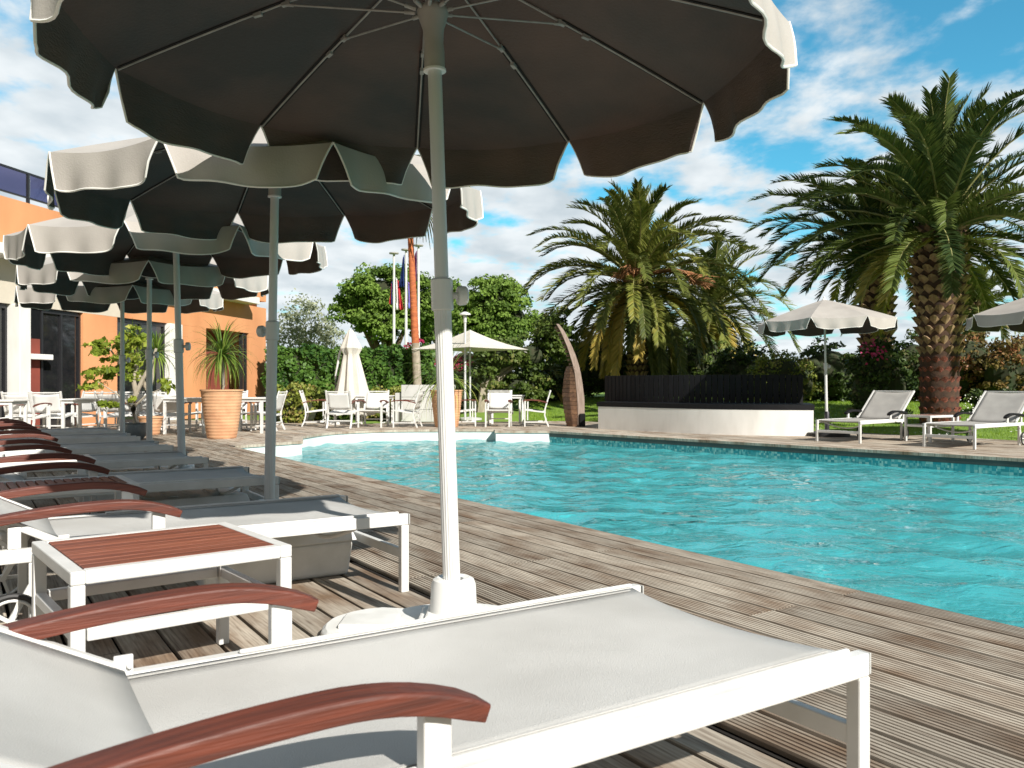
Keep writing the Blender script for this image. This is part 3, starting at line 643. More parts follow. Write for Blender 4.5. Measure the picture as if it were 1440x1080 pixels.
    for y in (0.016, W2 - 0.016):
        ys = y + (-0.004 if y < .1 else 0.004)
        am = arc_arm(-1.56, -0.925, ys, 0.468).build('armrest', arm, r, bevel=0.003)
        ps = MB(); ps.box((-1.00, y, fz + 0.048), (0.045, 0.026, 0.094)); ps.build('arm_post', 'white_metal', am, bevel=0.003)
        ps = MB(); ps.box((-1.46, y, fz + 0.038), (0.040, 0.024, 0.074)); ps.build('arm_post', 'white_metal', am, bevel=0.003)
        cp_ = MB(); cp_.box((-1.00, y, fz + 0.098), (0.05, 0.032, 0.010)); cp_.build('post_cap', 'rubber', am)
    for y in (-0.022, W2 + 0.022):
        wh = empty('wheel', (-1.47, y, 0.10)); wh.parent = r
        def ring(R, rr, n=30, k=8):
            m2 = MB(); vs = []; fs = []
            for a in range(n):
                for c in range(k):
                    q = R + rr * cos(2 * pi * c / k); vs.append((q * cos(2 * pi * a / n), rr * 1.1 * sin(2 * pi * c / k), q * sin(2 * pi * a / n)))
            for a in range(n):
                for c in range(k): fs.append((a * k + c, a * k + (c + 1) % k, ((a + 1) % n) * k + (c + 1) % k, ((a + 1) % n) * k + c))
            m2.add(vs, fs, 0, .5); return m2
        ring(0.089, 0.0105).build('tyre', 'rubber', wh, smooth=True)
        rim = ring(0.074, 0.006)
        for k in range(5): rim.bar((0, 0, 0), (0.073 * cos(k * 2 * pi / 5), 0, 0.073 * sin(k * 2 * pi / 5)), 0.012, 0.010, up=(0, 1, 0))
        rim.tube([(0, -0.014, 0), (0, 0.014, 0)], 0.014, 12); rim.build('rim', 'white_metal', wh, smooth=True)
        ax_ = MB(); ax_.bar((0, (0.03 if y < 0 else -0.03), 0), (0.10, (0.03 if y < 0 else -0.03), 0.19), 0.018, 0.018, up=(0, 1, 0)); ax_.build('bracket', 'white_metal', wh)
    return r
RZ_L = ANG
proto = make_lounger(28)
cache(proto)
LUX = [1.065, 3.31, 5.08, 6.73, 8.25, 9.85, 11.3]; LV = [1.587, 1.62, 1.61, 1.58, 1.62, 1.60, 1.60]
LLAB = ['white sling sun lounger nearest the camera, cut by the bottom edge of the photo', 'white sun lounger behind the near wood topped side table, half in the parasol shade',
        'white sun lounger just behind the slatted side table, second parasol pole at its foot', 'white sun lounger before the third parasol pole, beyond the grey plastic box with lid ribs',
        'fifth white sun lounger of the left row, counted from the camera', 'sixth white sun lounger of the left row, last but one', 'farthest white sun lounger of the left row, next to the terrace chairs']
GL = 'white sun loungers in a row along the left deck'
for i, (u, v) in enumerate(zip(LUX, LV)):
    o = proto if i == 0 else copy_tree(proto)
    o.location = F(u, v) + D2 * -0.018; o.rotation_euler = (0, 0, RZ_L + (0, 0.0, -0.02, 0.015, 0, -0.01, 0.02)[i]); tag(o, LLAB[i], 'sun lounger', GL)
# right hand loungers
protoR = make_lounger(38, 'taupe_sling', 'black_wood'); cache(protoR)
e1 = (Vector((5.98, 12.25, 0)) - Vector((6.45, 11.58, 0)));
def place_right(o, p, q, lab):
    # p, q: far and near foot legs
    ax = (q - p).normalized(); o.location = p; o.rotation_euler = (0, 0, atan2(ax.y, ax.x) - pi / 2)
    tag(o, lab, 'sun lounger', 'taupe sun loungers beyond the pool')
o = protoR; place_right(o, Vector((4.84, 13.4, 0)), Vector((5.30, 12.87, 0)), 'taupe sling sun lounger beyond the pool, left one beside the small parasol')
o2 = copy_tree(protoR); place_right(o2, Vector((5.98, 12.25, 0)), Vector((6.45, 11.62, 0)), 'taupe sling sun lounger beyond the pool at the right edge of the photo')

# ------------------------------------------------------------------ side tables   local origin: centre
def make_table(kind, LX=0.60, LY=0.52, HT=0.42):
    r = empty('side_table'); fr = MB(); w_ = 0.036
    for s in (-1, 1):
        fr.box((0, s * (LY / 2 - w_ / 2), HT - w_ / 2), (LX - 2 * w_, w_, w_)); fr.box((s * (LX / 2 - w_ / 2), 0, HT - w_ / 2), (w_, LY, w_))
        fr.box((0, s * (LY / 2 - .018), HT * 0.60), (LX - 0.08, 0.028, 0.034)); fr.box((s * (LX / 2 - .018), 0, HT * 0.60), (0.028, LY - 0.08, 0.034))
    fr.build('frame', 'white_metal', r, bevel=0.004)
    for sx in (-1, 1):
        for sy in (-1, 1):
            lg = MB(); lg.box((sx * (LX / 2 - w_ / 2), sy * (LY / 2 - w_ / 2), (HT - w_) / 2), (w_, w_, HT - w_ - 0.001)); lg.build('leg', 'white_metal', r, bevel=0.004)
    tp = MB()
    if kind == 'long':
        n = 9; a = (LY - 2 * w_ - 0.006) / n
        for k in range(n): tp.box((0, -LY / 2 + w_ + 0.003 + a * (k + .5), HT - 0.008), (LX - 2 * w_ - 0.006, a - 0.0035, 0.016))
        rot_ = 0
    else:
        n = 13; a = (LX - 2 * w_ - 0.006) / n
        for k in range(n): tp.box((-LX / 2 + w_ + 0.003 + a * (k + .5), 0, HT - 0.008), (a - 0.012, LY - 2 * w_ - 0.006, 0.016))
    tp.build('slatted_top', 'slat_wood', r, bevel=0.002)
    return r
c1 = (Vector((-0.687, 2.526, 0)) + Vector((-1.444, 2.595, 0)) + Vector((-1.126, 2.11, 0)) + Vector((-1.005, 2.975, 0))) / 4
t = make_table('long', 0.60, 0.55); t.location = c1; t.rotation_euler = (0, 0, ANG + 0.10); tag(t, 'white metal side table with red brown wooden top, nearest the camera', 'side table', 'side tables between the loungers')
t2 = make_table('short', 0.62, 0.46, 0.42); t2.location = F(4.66, 0.40); t2.rotation_euler = (0, 0, ANG + 0.03); tag(t2, 'white side table topped with thirteen short dark slats with gaps', 'side table', 'side tables between the loungers')
t3 = make_table('long', 0.60, 0.46, 0.42); cache(t3); t3.location = F(6.25, 0.42); t3.rotation_euler = (0, 0, ANG); tag(t3, 'dark topped white side table beyond the slatted one, between lounger armrests', 'side table', 'side tables between the loungers')
t4 = copy_tree(t3); c_ = (W(1281, 13.0) + W(1327, 13.5)) / 2; t4.location = c_ + Vector((0.1, .15, 0)); t4.rotation_euler = (0, 0, 0.5); tag(t4, 'white side table between the two taupe loungers beyond the pool', 'side table')

# ------------------------------------------------------------------ parasols
def make_parasol(nrib=10, R=1.24, z_rim=2.10, z_top=2.47, val=0.185, lower_mat='pole', upper_mat='grey_pole', phase=0.0, tilt=(0, 0), coff=(0, 0), lean=(0, 0), base='plastic', lit_in='canopy_in', knob_dir=0.3):
    r = empty('parasol')
    Ml = Matrix.Rotation(lean[0], 4, 'X') @ Matrix.Rotation(lean[1], 4, 'Y'); EU = Ml.to_euler()
    Mc = Ml @ Matrix.Translation((coff[0], coff[1], 2.1)) @ Matrix.Rotation(tilt[0], 4, 'X') @ Matrix.Rotation(tilt[1], 4, 'Y') @ Matrix.Translation((0, 0, -2.1))
    def up(o): o.matrix_local = Ml; return o
    def uc(o): o.matrix_local = Mc; return o
    # base
    if base == 'plastic':
        b1 = MB(); pts = []
        for k in range(48):
            a = 2 * pi * k / 48; q = 0.30 + 0.17 * max(0, cos(2 * a)) ** 0.6 * 1.0 + 0.0; pts.append((q * cos(a), q * sin(a)))
        zz_ = [(1.0, 0.0), (1.0, 0.032), (0.965, 0.045)]
        vs = []; fs = []
        for kk, (k_, z) in enumerate(zz_): vs += [(x * k_, y * k_, z) for x, y in pts]
        for kk in range(2):
            for i in range(48): fs.append((kk * 48 + i, kk * 48 + (i + 1) % 48, kk * 48 + 48 + (i + 1) % 48, kk * 48 + 48 + i))
        fs.append(tuple(range(96, 144))); fs.append(tuple(range(47, -1, -1))); b1.add(vs, fs)
        for a in (0, pi / 2, pi, 3 * pi / 2):
            if a in (0, pi): b1.box((0.30 * cos(a), 0.30 * sin(a), 0.052), (0.20, 0.15, 0.018), a)
        bp_ = b1.build('base_plate', 'white_plastic', r, bevel=0.006)
        b2 = MB(); b2.box((0, 0, 0.060), (0.26, 0.26, 0.034), taper=0.93); b2.box((0, 0, 0.084), (0.20, 0.20, 0.018), taper=0.94); b2.build('base_step', 'white_plastic', bp_, bevel=0.008)
        so2 = MB(); so2.lathe([(0.086, 0.091), (0.084, 0.10), (0.080, 0.185), (0.073, 0.203), (0.058, 0.211), (0.036, 0.205), (0.036, 0.12)], 36); so2.build('base_socket', 'white_plastic', r, smooth=True)
        z0 = 0.12
    else:
        b1 = MB(); b1.lathe([(0.38, 0), (0.38, 0.05), (0.36, 0.065), (0.05, 0.075)], 40); b1.build('base_plate', 'rubber', r, smooth=True)
        b2 = MB(); b2.lathe([(0.04, 0.07), (0.04, 0.42), (0.034, 0.43)], 20); b2.build('base_socket', 'dark_metal', r, smooth=True); z0 = 0.3
    PR = 0.031 if base == 'plastic' else 0.024
    zc = 1.22
    lp = MB(); lp.lathe([(PR, z0), (PR, zc)], 40, flutes=1, fdepth=-0.05); up(lp.build('lower_pole', lower_mat, r, smooth=False))
    cl = MB(); cl.lathe([(PR + .002, zc - 0.055), (PR + .009, zc - 0.05), (PR + .009, zc + 0.055), (PR, zc + 0.062), (PR - .008, zc + 0.062)], 32)
    clo = up(cl.build('clamp', lower_mat, r, smooth=True))
    kn = MB(); kx, ky = cos(knob_dir), sin(knob_dir)
    kn.tube([(kx * PR, ky * PR, zc), (kx * (PR + .032), ky * (PR + .032), zc)], 0.012, 12)
    kn.tube([(kx * (PR + .026), ky * (PR + .026), zc), (kx * (PR + .034), ky * (PR + .034), zc), (kx * (PR + .056), ky * (PR + .056), zc), (kx * (PR + .062), ky * (PR + .062), zc)], [0.032, 0.036, 0.034, 0.026], 14)
    kn.build('knob', 'white_plastic' if base == 'plastic' and lower_mat == 'pole' else lower_mat, clo, smooth=True)
    upo = MB(); upo.lathe([(PR - .006, zc + .05), (PR - .006, z_top - 0.06)], 28); up(upo.build('upper_pole', upper_mat, r, smooth=True))
    zh = z_top - 0.315
    hb = MB(); hb.lathe([(0.026, zh - 0.125), (0.037, zh - 0.123), (0.037, zh - 0.06), (0.034, zh - 0.03), (0.038, zh + 0.02), (0.054, zh + 0.07), (0.057, zh + 0.085), (0.050, zh + 0.10), (0.026, zh + 0.105)], 32)
    hbo = up(hb.build('runner', 'hub', r, smooth=True))
    rg = MB(); rg.lathe([(0.026, zh - 0.131), (0.0405, zh - 0.131), (0.0405, zh - 0.123), (0.037, zh - 0.123)], 32); rg.build('collar', 'piping', hbo, smooth=True)
    # canopy
    def rimpt(a): return Vector((R * cos(a), R * sin(a), z_rim))
    def surf(a_i, s, t, inset=0.0, lift=0.0):
        """segment a_i, s across 0..1, t from centre 0..1"""
        A = phase + 2 * pi * a_i / nrib; B = phase + 2 * pi * (a_i + 1) / nrib
        pa = Vector((R * t * cos(A), R * t * sin(A), 0)); pb = Vector((R * t * cos(B), R * t * sin(B), 0)); p = pa.lerp(pb, s)
        z = z_top - (z_top - z_rim) * (t * 0.86 + 0.14 * t * t) - 0.030 * sin(pi * s) * t * t
        p *= (1 - 0.012 * sin(pi * s) * t); p.z = z + lift; return p
    cn = MB(); nS, nT = 8, 9
    for lay, (lift, mi) in enumerate(((0.0, 0), (-0.004, 1))):
        for a_i in range(nrib):
            vs = [surf(a_i, i / nS, j / nT, lift=lift) for i in range(nS + 1) for j in range(nT + 1)]; fs = []
            for i in range(nS):
                for j in range(nT):
                    a = i * (nT + 1) + j; f = (a, a + 1, a + nT + 2, a + nT + 1); f2 = tuple(reversed(f))
                    fs.append(f2 if lay == 0 else f)
            cn.add(vs, fs, mi, .5)
    cno = uc(cn.build('canopy', ['canopy_out', lit_in], r, smooth=True))
    for a_i in range(nrib):
        vm = MB(); nS2 = 22; nT2 = 5; edge = []
        A = phase + 2 * pi * (a_i + .5) / nrib; od = Vector((cos(A), sin(A), 0)); outer = []; inner = []
        sd_ = random.Random(a_i * 7 + int(R * 100)); ph = sd_.uniform(0, 6); am_ = sd_.uniform(.006, .016); fl_ = sd_.uniform(0.10, 0.28)
        for i in range(nS2 + 1):
            s = i / nS2; top = surf(a_i, s, 1.0)
            cs = min(s, 1 - s); narrow = 0.075 * (1 if s < .5 else -1)
            dpt = val * (1 - max(0, 1 - cs / 0.065) ** 2.4 * 0.36) * (1 + 0.05 * sin(s * 9 + ph))
            tang = (surf(a_i, 1, 1) - surf(a_i, 0, 1)); tl = tang.length
            for j in range(nT2 + 1):
                q = j / nT2; shift = max(0, 1 - cs / 0.20) * q ** 0.9 * (1 if s < .5 else -1) * tang * 0.070
                wv_ = am_ * sin(s * 19 + ph) * q
                p = top + shift + Vector((0, 0, -dpt * q)) + od * (fl_ * dpt * q * (1 - .4 * q) + wv_ + 0.002)
                outer.append(p); inner.append(p - od * 0.004)
            edge.append(outer[-1].copy())
        L0, R0 = [outer[j] for j in range(nT2 + 1)], [outer[nS2 * (nT2 + 1) + j] for j in range(nT2 + 1)]
        for lay, (pp, mi) in enumerate(((outer, 0), (inner, 1))):
            fs = []
            for i in range(nS2):
                for j in range(nT2):
                    a = i * (nT2 + 1) + j; f = (a, a + 1, a + nT2 + 2, a + nT2 + 1); fs.append(f if lay == 0 else tuple(reversed(f)))
            vm.add(pp, fs, mi, .5)
        vo = uc(vm.build('valance', ['canopy_out', lit_in], r, smooth=True))
        pm = MB(); path = L0 + edge[1:-1] + list(reversed(R0)); pm.tube(path, 0.0050, 6); pm.build('piping', 'piping', vo, smooth=True)
    for k in range(nrib):
        A = phase + 2 * pi * k / nrib; ca, sa = cos(A), sin(A)
        rb = MB(); pts = []
        for j in range(8):
            t = 0.03 + 0.96 * j / 7; z = z_top - (z_top - z_rim) * (t * 0.86 + 0.14 * t * t) - 0.013
            pts.append((R * t * ca, R * t * sa, z))
        rb.tube(pts, 0.0042, 6)
        j1 = 0.44; zr = z_top - (z_top - z_rim) * (j1 * 0.86 + 0.14 * j1 * j1) - 0.016
        for jt in (0.44, 0.53):
            zz2 = z_top - (z_top - z_rim) * (jt * 0.86 + 0.14 * jt * jt) - 0.016; rb.bar((R * (jt - .013) * ca, R * (jt - .013) * sa, zz2 + .003), (R * (jt + .013) * ca, R * (jt + .013) * sa, zz2 - .003), 0.016, 0.016)
        ro = uc(rb.build('rib', 'rib', r, smooth=True))
        pk = MB(); pk.sweep([(p_[0] * .995, p_[1] * .995, p_[2] + .0045) for p_ in pts[3:]], [(-.014, -.0015), (.014, -.0015), (.014, .0015), (-.014, .0015)]); pk.build('rib_pocket', 'pocket', ro)
        sm_ = MB(); p0 = Vector((0.050 * ca, 0.050 * sa, zh + 0.085)); p1 = Vector((R * j1 * ca, R * j1 * sa, zr - 0.004))
        sm_.tube([p0.lerp(p1, .0), p0.lerp(p1, .08)], 0.0075, 8); sm_.tube([p0.lerp(p1, .08), p0.lerp(p1, .96)], 0.0036, 6); sm_.tube([p0.lerp(p1, .94), p1], 0.0062, 6)
        sm_.build('strut', 'rib', ro, smooth=True)
    fn = MB(); fn.lathe([(0.0, z_top + 0.055), (0.012, z_top + 0.05), (0.016, z_top + 0.035), (0.010, z_top + 0.022), (0.030, z_top + 0.008), (0.045, z_top - 0.012), (0.02, z_top - .02)], 20); uc(fn.build('finial', 'white_plastic', r, smooth=True))
    return r
GP = 'beige parasols with dark lining in a row'
u1 = make_parasol(z_rim=2.115, phase=radians(27.7 + 0) * -1 + pi / 2, lean=(0, radians(-1.9)), tilt=(radians(-0.8), radians(2.2)), coff=(-0.02, 0))
u1.location = (-0.21, 3.02, 0)
tag(u1, 'nearest beige parasol, its dark lining and ribs filling the top of the photo', 'parasol', GP)
kn_ = [(5.05, 378, (3.2, -1), 1.0, 10, 'second beige parasol, its far pole standing by the plastic box, behind the nearest'),
       (7.05, 257, (3, 1), -1.6, 24, 'third beige parasol from the camera in the left row'), (9.0, 210, (2, 0), 0.0, 5, 'fourth beige parasol from the camera in the left row'),
       (10.9, 172, (2, 0), 0.0, 12, 'farthest beige parasol of the left row')]
for (D, px, tl, ln, phs, lab) in kn_:
    o = make_parasol(phase=radians(phs), lean=(0, radians(ln)), tilt=(radians(tl[0]), radians(tl[1])), lower_mat='grey_pole', knob_dir=2.9 if D < 6 else 0.2)
    o.location = W(px, D); tag(o, lab, 'parasol', GP)
u6 = make_parasol(nrib=8, val=.17, phase=radians(14), R=1.16, z_rim=2.02, z_top=2.40, base='disc', lower_mat='pole', upper_mat='pole', lean=(0, radians(-1.2)))
u6.location = W(1163, 14.8); tag(u6, 'small beige parasol on a black disc base beside the black screen', 'parasol', 'parasols beyond the pool')
u7 = make_parasol(nrib=8, phase=radians(0), R=1.24, z_rim=2.06, z_top=2.47, base='disc', lower_mat='pole', upper_mat='pole')
u7.location = W(1474, 14.0); tag(u7, 'beige parasol cut off by the right edge of the photo', 'parasol', 'parasols beyond the pool')

# ------------------------------------------------------------------ plastic boxes
def plastic_box(sx, sy, sz):
    r = empty('storage_box'); b = MB(); b.box((0, 0, sz * .38), (sx, sy, sz * .76), taper=1.06); b.build('tub', 'white_plastic', r, bevel=0.02, segs=3)
    l = MB(); l.box((0, 0, sz * .88), (sx * 1.10, sy * 1.10, sz * .24), taper=0.94)
    for k in range(4): l.box((-sx * .32 + k * sx * .2, 0, sz + .003), (sx * .09, sy * .6, 0.010))
    l.build('lid', 'white_plastic', r, bevel=0.012, segs=3); return r
bx1 = plastic_box(0.66, 0.42, 0.215); bx1.location = F(3.98, 1.20); bx1.rotation_euler = (0, 0, ANG); tag(bx1, 'white plastic box under the end of the second lounger, nearest box', 'box', 'plastic boxes on the deck')
cache(bx1); bx2 = copy_tree(bx1); bx2.location = F(5.55, 1.14); bx2.rotation_euler = (0, 0, ANG + .03); tag(bx2, 'pale grey plastic box left of the second parasol pole, under the third lounger', 'box', 'plastic boxes on the deck')
bx3 = copy_tree(bx1); bx3.location = F(7.20, 1.05); bx3.rotation_euler = (0, 0, ANG); tag(bx3, 'pale grey plastic box left of the third parasol pole, farthest of the boxes', 'box', 'plastic boxes on the deck')

# ------------------------------------------------------------------ dining chairs and tables   local: faces +x
def make_chair(arm='arm_wood'):
    r = empty('garden_chair'); w_ = 0.53; sh = 0.36
    for s in (-1, 1):
        y = s * (w_ / 2 - .014)
        lg = MB(); lg.bar((0.21, y, 0), (0.21, y, 0.545), 0.026, 0.030, up=(0, 1, 0)); lg.bar((0.15, y, 0.14), (0.15, y, 0.53), 0.020, 0.020, up=(0, 1, 0)); lg.build('front_leg', 'white_metal', r)
        bl = MB(); P_ = [(-0.30, y, 0.0), (-0.245, y, 0.12), (-0.215, y, 0.25), (-0.225, y, 0.38), (-0.275, y, 0.56), (-0.345, y, 0.78)]
        bl.sweep(P_, [(-.013, -.016), (.013, -.016), (.013, .016), (-.013, .016)], up=(0, 1, 0)); bl.build('back_leg', 'white_metal', r)
        rl = MB(); rl.bar((0.20, y, 0.10), (-0.24, y, 0.10), 0.020, 0.022); rl.bar((0.20, y, sh), (-0.215, y, sh - .05), 0.024, 0.028); rl.build('side_rail', 'white_metal', r)
        am = MB(); am.sweep([(0.25, y, 0.548), (0.21, y, 0.562), (0.08, y, 0.572), (-0.08, y, 0.560), (-0.22, y, 0.53), (-0.27, y, 0.515)], [(-.024, -.010), (.024, -.010), (.024, .010), (-.024, .010)]); am.build('armrest', arm, r)
    for cx_, cz_ in ((0.20, sh), (-0.225, sh - .06), (-0.335, .755), (-.245, .16)):
        cr = MB(); cr.bar((cx_, -w_ / 2 + .02, cz_), (cx_, w_ / 2 - .02, cz_), 0.022, 0.022); cr.build('crossbar', 'white_metal', r)
    def strip(P, name):
        vs = []; fs = []
        for i, (x, z) in enumerate(P):
            for j in range(9):
                e = sin(pi * j / 8); vs.append((x, (w_ / 2 - .03) * (j / 4 - 1), z - .014 * e))
        for i in range(len(P) - 1):
            for j in range(8): a = i * 9 + j; fs.append((a, a + 1, a + 10, a + 9))
        m = MB(); m.add(vs, fs, 0, .5); o = m.build(name, 'chair_sling', r, smooth=True); q = o.modifiers.new('s', 'SOLIDIFY'); q.thickness = 0.005
    strip([(0.20 - .41 * k / 6, sh + .014 - .05 * k / 6 - .012 * sin(pi * k / 6)) for k in range(7)], 'seat_sling')
    strip([(-0.228, .40), (-.245, .46), (-.262, .53), (-.285, .61), (-.31, .69), (-.325, .735)], 'backrest_sling')
    return r
chair = make_chair(); cache(chair); used = [False]
def put_chair(px, D, deg, lab, grp):
    o = chair if not used[0] else copy_tree(chair); used[0] = True
    o.location = W(px, D); o.rotation_euler = (0, 0, radians(deg)); tag(o, lab, 'chair', grp); return o
GA = 'white garden chairs around the closed parasol'; GB = 'white garden chairs under the open cream parasol'; GT = 'white chairs on the hotel terrace'
put_chair(446, 18.3, 8, 'white chair seen from its side left of the closed parasol, facing right', GA)
put_chair(483, 17.5, 82, 'white chair with its back to the pool, in front of the closed parasol', GA)
put_chair(524, 17.9, -98, 'white chair facing the pool, just right of the closed parasol', GA)
put_chair(571, 17.9, 174, 'white chair facing left beside the grey panelled box', GA)
put_chair(655, 18.4, 3, 'white chair mostly hidden behind the terracotta pot and the nearest parasol pole', GB)
put_chair(701, 18.1, -95, 'white chair facing the pool with a white cloth over its back', GB)
put_chair(752, 18.3, 178, 'white chair seen from its side at the edge of the lawn, facing left', GB)
for px, D, dg, lab in [(40, 14.9, 85, 'white terrace chair with its back to us before the white column'), (76, 15.4, 96, 'white terrace chair with its back to us in front of the dark window'),
                       (109, 15.9, 168, 'white terrace chair turned sideways left of the orange wall strip'), (14, 14.3, 30, 'white terrace chair at the left edge of the photo'), (168, 15.9, 70, 'white terrace chair beside the orange wall strip, before the lime leaved tree'),
                       (190, 16.6, 110, 'white terrace chair behind the blue grey pot'), (215, 16.9, 95, 'white terrace chair between the fourth and third parasol poles, farther one'),
                       (242, 15.7, 88, 'white terrace chair left of the third parasol pole, back to us'), (272, 16.5, 20, 'white terrace chair with visible armrest left of the big terracotta pot'),
                       (299, 17.2, -90, 'white terrace chair behind the big terracotta pot, left one'), (325, 17.3, -85, 'white terrace chair behind the big terracotta pot, right one'),
                       (347, 16.7, 8, 'white terrace chair seen sideways before the dark red wall'), (374, 16.6, 178, 'white terrace chair at the building corner behind the second parasol pole')]:
    put_chair(px, D, dg, lab, GT)
cl = MB(); vs = []; fs = []                       # cloth hung over the back of one chair
for i in range(13):
    for j in range(11):
        s = i / 12 - .5; t_ = j / 10; x = s * (0.50 + 0.05 * t_); yv = 0.02 * sin(i * 1.9 + j * .5) * t_ + (0.05 - abs(t_ - .18)) * 0.55
        z = 0.795 - abs(t_ - .18) * 0.62 - 0.05 * (abs(s) * 2) ** 2 * t_
        vs.append((x, -yv, z))
for i in range(12):
    for j in range(10): a = i * 11 + j; fs.append((a, a + 11, a + 12, a + 1))
cl.add(vs, fs, 0, .5); o = cl.build('cloth', 'white_paint', smooth=True); q = o.modifiers.new('s', 'SOLIDIFY'); q.thickness = 0.006
o.location = W(701, 18.1) + Vector((0.01, 0.29, 0)); o.rotation_euler = (0, 0, radians(-5)); tag(o, 'white cloth hung over the back of a garden chair near the cream parasol', 'towel')
def make_dtable(lx, ly):
    r = empty('dining_table'); h = 0.66; tp = MB(); tp.box((0, 0, h - .012), (lx, ly, 0.024)); tp.build('tabletop', 'white_paint', r, bevel=0.004)
    ap = MB(); 
    for s in (-1, 1): ap.box((0, s * (ly / 2 - .04), h - .05), (lx - .1, 0.02, 0.05)); ap.box((s * (lx / 2 - .04), 0, h - .05), (0.02, ly - .1, 0.05))
    ap.build('apron', 'white_metal', r)
    for sx in (-1, 1):
        for sy in (-1, 1): lg = MB(); lg.box((sx * (lx / 2 - .05), sy * (ly / 2 - .05), (h - .03) / 2), (0.045, 0.045, h - .03)); lg.build('leg', 'white_metal', r)
    return r
dt = make_dtable(0.80, 0.72); cache(dt)
for i, (px, D, lab) in enumerate([(130, 14.6, 'white terrace table in front of the orange wall strip'), (-8, 13.4, 'white terrace table at the left edge of the photo'), (268, 15.6, 'white terrace table between the third parasol pole and the big pot'), (352, 15.9, 'white terrace table right of the big terracotta pot'),
                                   (712, 19.6, 'white table beneath the open cream parasol'), (527, 18.95, 'white table among the chairs by the closed parasol')]):
    o = dt if i == 0 else copy_tree(dt); o.location = W(px, D); o.rotation_euler = (0, 0, (0.05, .2, .0, -.1, 0.1, 0)[i]); tag(o, lab, 'table', 'white terrace tables')

# ------------------------------------------------------------------ pots and strap-leaved plants
def pot(name, prof, m, n=48, ridges=0, amp=0.008):
    pr = []
    if ridges:
        (r0, z0), (r1, z1) = prof
        N_ = ridges * 4
        for k in range(N_ + 1):
            t = k / N_; rr = r0 + (r1 - r0) * (t ** 0.8); pr.append((rr + amp * (0.5 - 0.5 * cos(2 * pi * ridges * t)), z0 + (z1 - z0) * t))
        pr += [(r1 + .018, z1), (r1 + .018, z1 + .03), (r1 - .02, z1 + .03), (r1 - .03, z1 - .05)]
    else: pr = prof
    mb = MB(); mb.lathe(pr, n); mb.lathe([(pr[-1][0], pr[-1][1]), (0.0, pr[-1][1])], n); return mb
def straps(name, c, n, ln, wd, m, parent=None, elmin=-30, elmax=88, droop=1.0, segs=6, seed=1):
    rg = np.random.default_rng(seed); P = []; T = []
    for k in range(n):
        az = k * 2.39996 + rg.uniform(-.3, .3); f = (k + .5) / n; el = radians(elmax + (elmin - elmax) * f + rg.uniform(-9, 9)); l = ln * rg.uniform(.75, 1.15)
        p = np.array(c, float) + np.array([cos(az), sin(az), 0]) * 0.03; pts = [p.copy()]; e = el
        for s in range(segs):
            p = p + np.array([cos(az) * cos(e), sin(az) * cos(e), sin(e)]) * l / segs; pts.append(p.copy()); e -= droop * radians(17) * (1.2 - abs(sin(e)) * .5) * (0.5 + s * .28) * rg.uniform(.7, 1.2); e = max(e, radians(-88))
        sd_ = np.array([-sin(az), cos(az), rg.uniform(-.3, .3)]); sd_ /= np.linalg.norm(sd_); tn = rg.uniform(0, .85) + (.15 if f > .85 else 0)
        for s in range(segs):
            w0 = wd * (1 - (s / segs) ** 1.6); w1 = wd * (1 - ((s + 1) / segs) ** 1.6) + .001
            P.append([pts[s] - sd_ * w0 / 2, pts[s] + sd_ * w0 / 2, pts[s + 1] + sd_ * w1 / 2, pts[s + 1] - sd_ * w1 / 2]); T.append(tn)
    return quads(name, np.array(P), np.array(T), m, parent)
def potted(px, D, rb, rt, h, lab, hz, ln, n, seed, stem=0.2, leafw=0.026):
    r = empty('potted_plant', W(px, D)); pot('p', [(rb, 0.0), (rt, h)], 'terracotta', ridges=15, amp=.0065).build('pot', 'terracotta', r, smooth=True)
    st = MB(); st.tube([(0, 0, h - .06), (0.02, 0, h + stem * .5), (0.0, 0.01, hz)], [0.045, 0.035, 0.03], 10); st.build('stem', 'pale_trunk', r, smooth=True)
    straps('leaves', (0, 0, hz), n, ln, leafw, 'yucca', r, elmin=-55, elmax=88, droop=0.9, seed=seed); tag(r, lab, 'potted plant', 'ridged terracotta pots'); return r
potted(312, 14.2, 0.23, 0.335, 0.79, 'spiky strap leaved plant in a ridged terracotta pot on the left terrace', 1.42, 0.72, 190, 3)
potted(628, 18.0, 0.24, 0.335, 0.76, 'strap leaved plant in a ridged terracotta pot behind the nearest parasol pole', 1.05, 1.25, 120, 5)
# blue grey pot with a small twisted tree
r = empty('potted_tree', W(190, 13.9)); pb = MB(); pb.lathe([(0.11, 0), (0.16, 0.05), (0.185, 0.16), (0.18, 0.25), (0.195, 0.27), (0.165, 0.27), (0.16, 0.22), (0.0, 0.22)], 36); pb.build('pot', 'blue_pot', r, smooth=True)
tr = MB(); tr.tube([(0, 0, .2), (-.03, 0, .5), (.02, 0, .75), (-.03, 0, .98)], [.05, .042, .045, .035], 9); tr.tube([(0.0, 0, .72), (.12, 0, .98), (.26, .02, 1.25), (.34, .02, 1.5)], [.040, .032, .028, .022], 8)
tr.tube([(-.03, 0, .95), (-.16, .0, 1.12), (-.3, 0, 1.32), (-.42, 0, 1.5)], [.03, .024, .018, .012], 8); tr.tube([(-.03, 0, .95), (0, .05, 1.25), (.02, .05, 1.6)], [.03, .022, .014], 8)
tr.tube([(.0, 0, .55), (.2, -.05, .72), (.42, -.05, .82)], [.02, .013, .008], 6); tr.tube([(-.02, 0, .5), (-.3, 0, .75), (-.62, 0, .95)], [.018, .012, .006], 6); tr.build('trunk', 'pale_trunk', r, smooth=True)
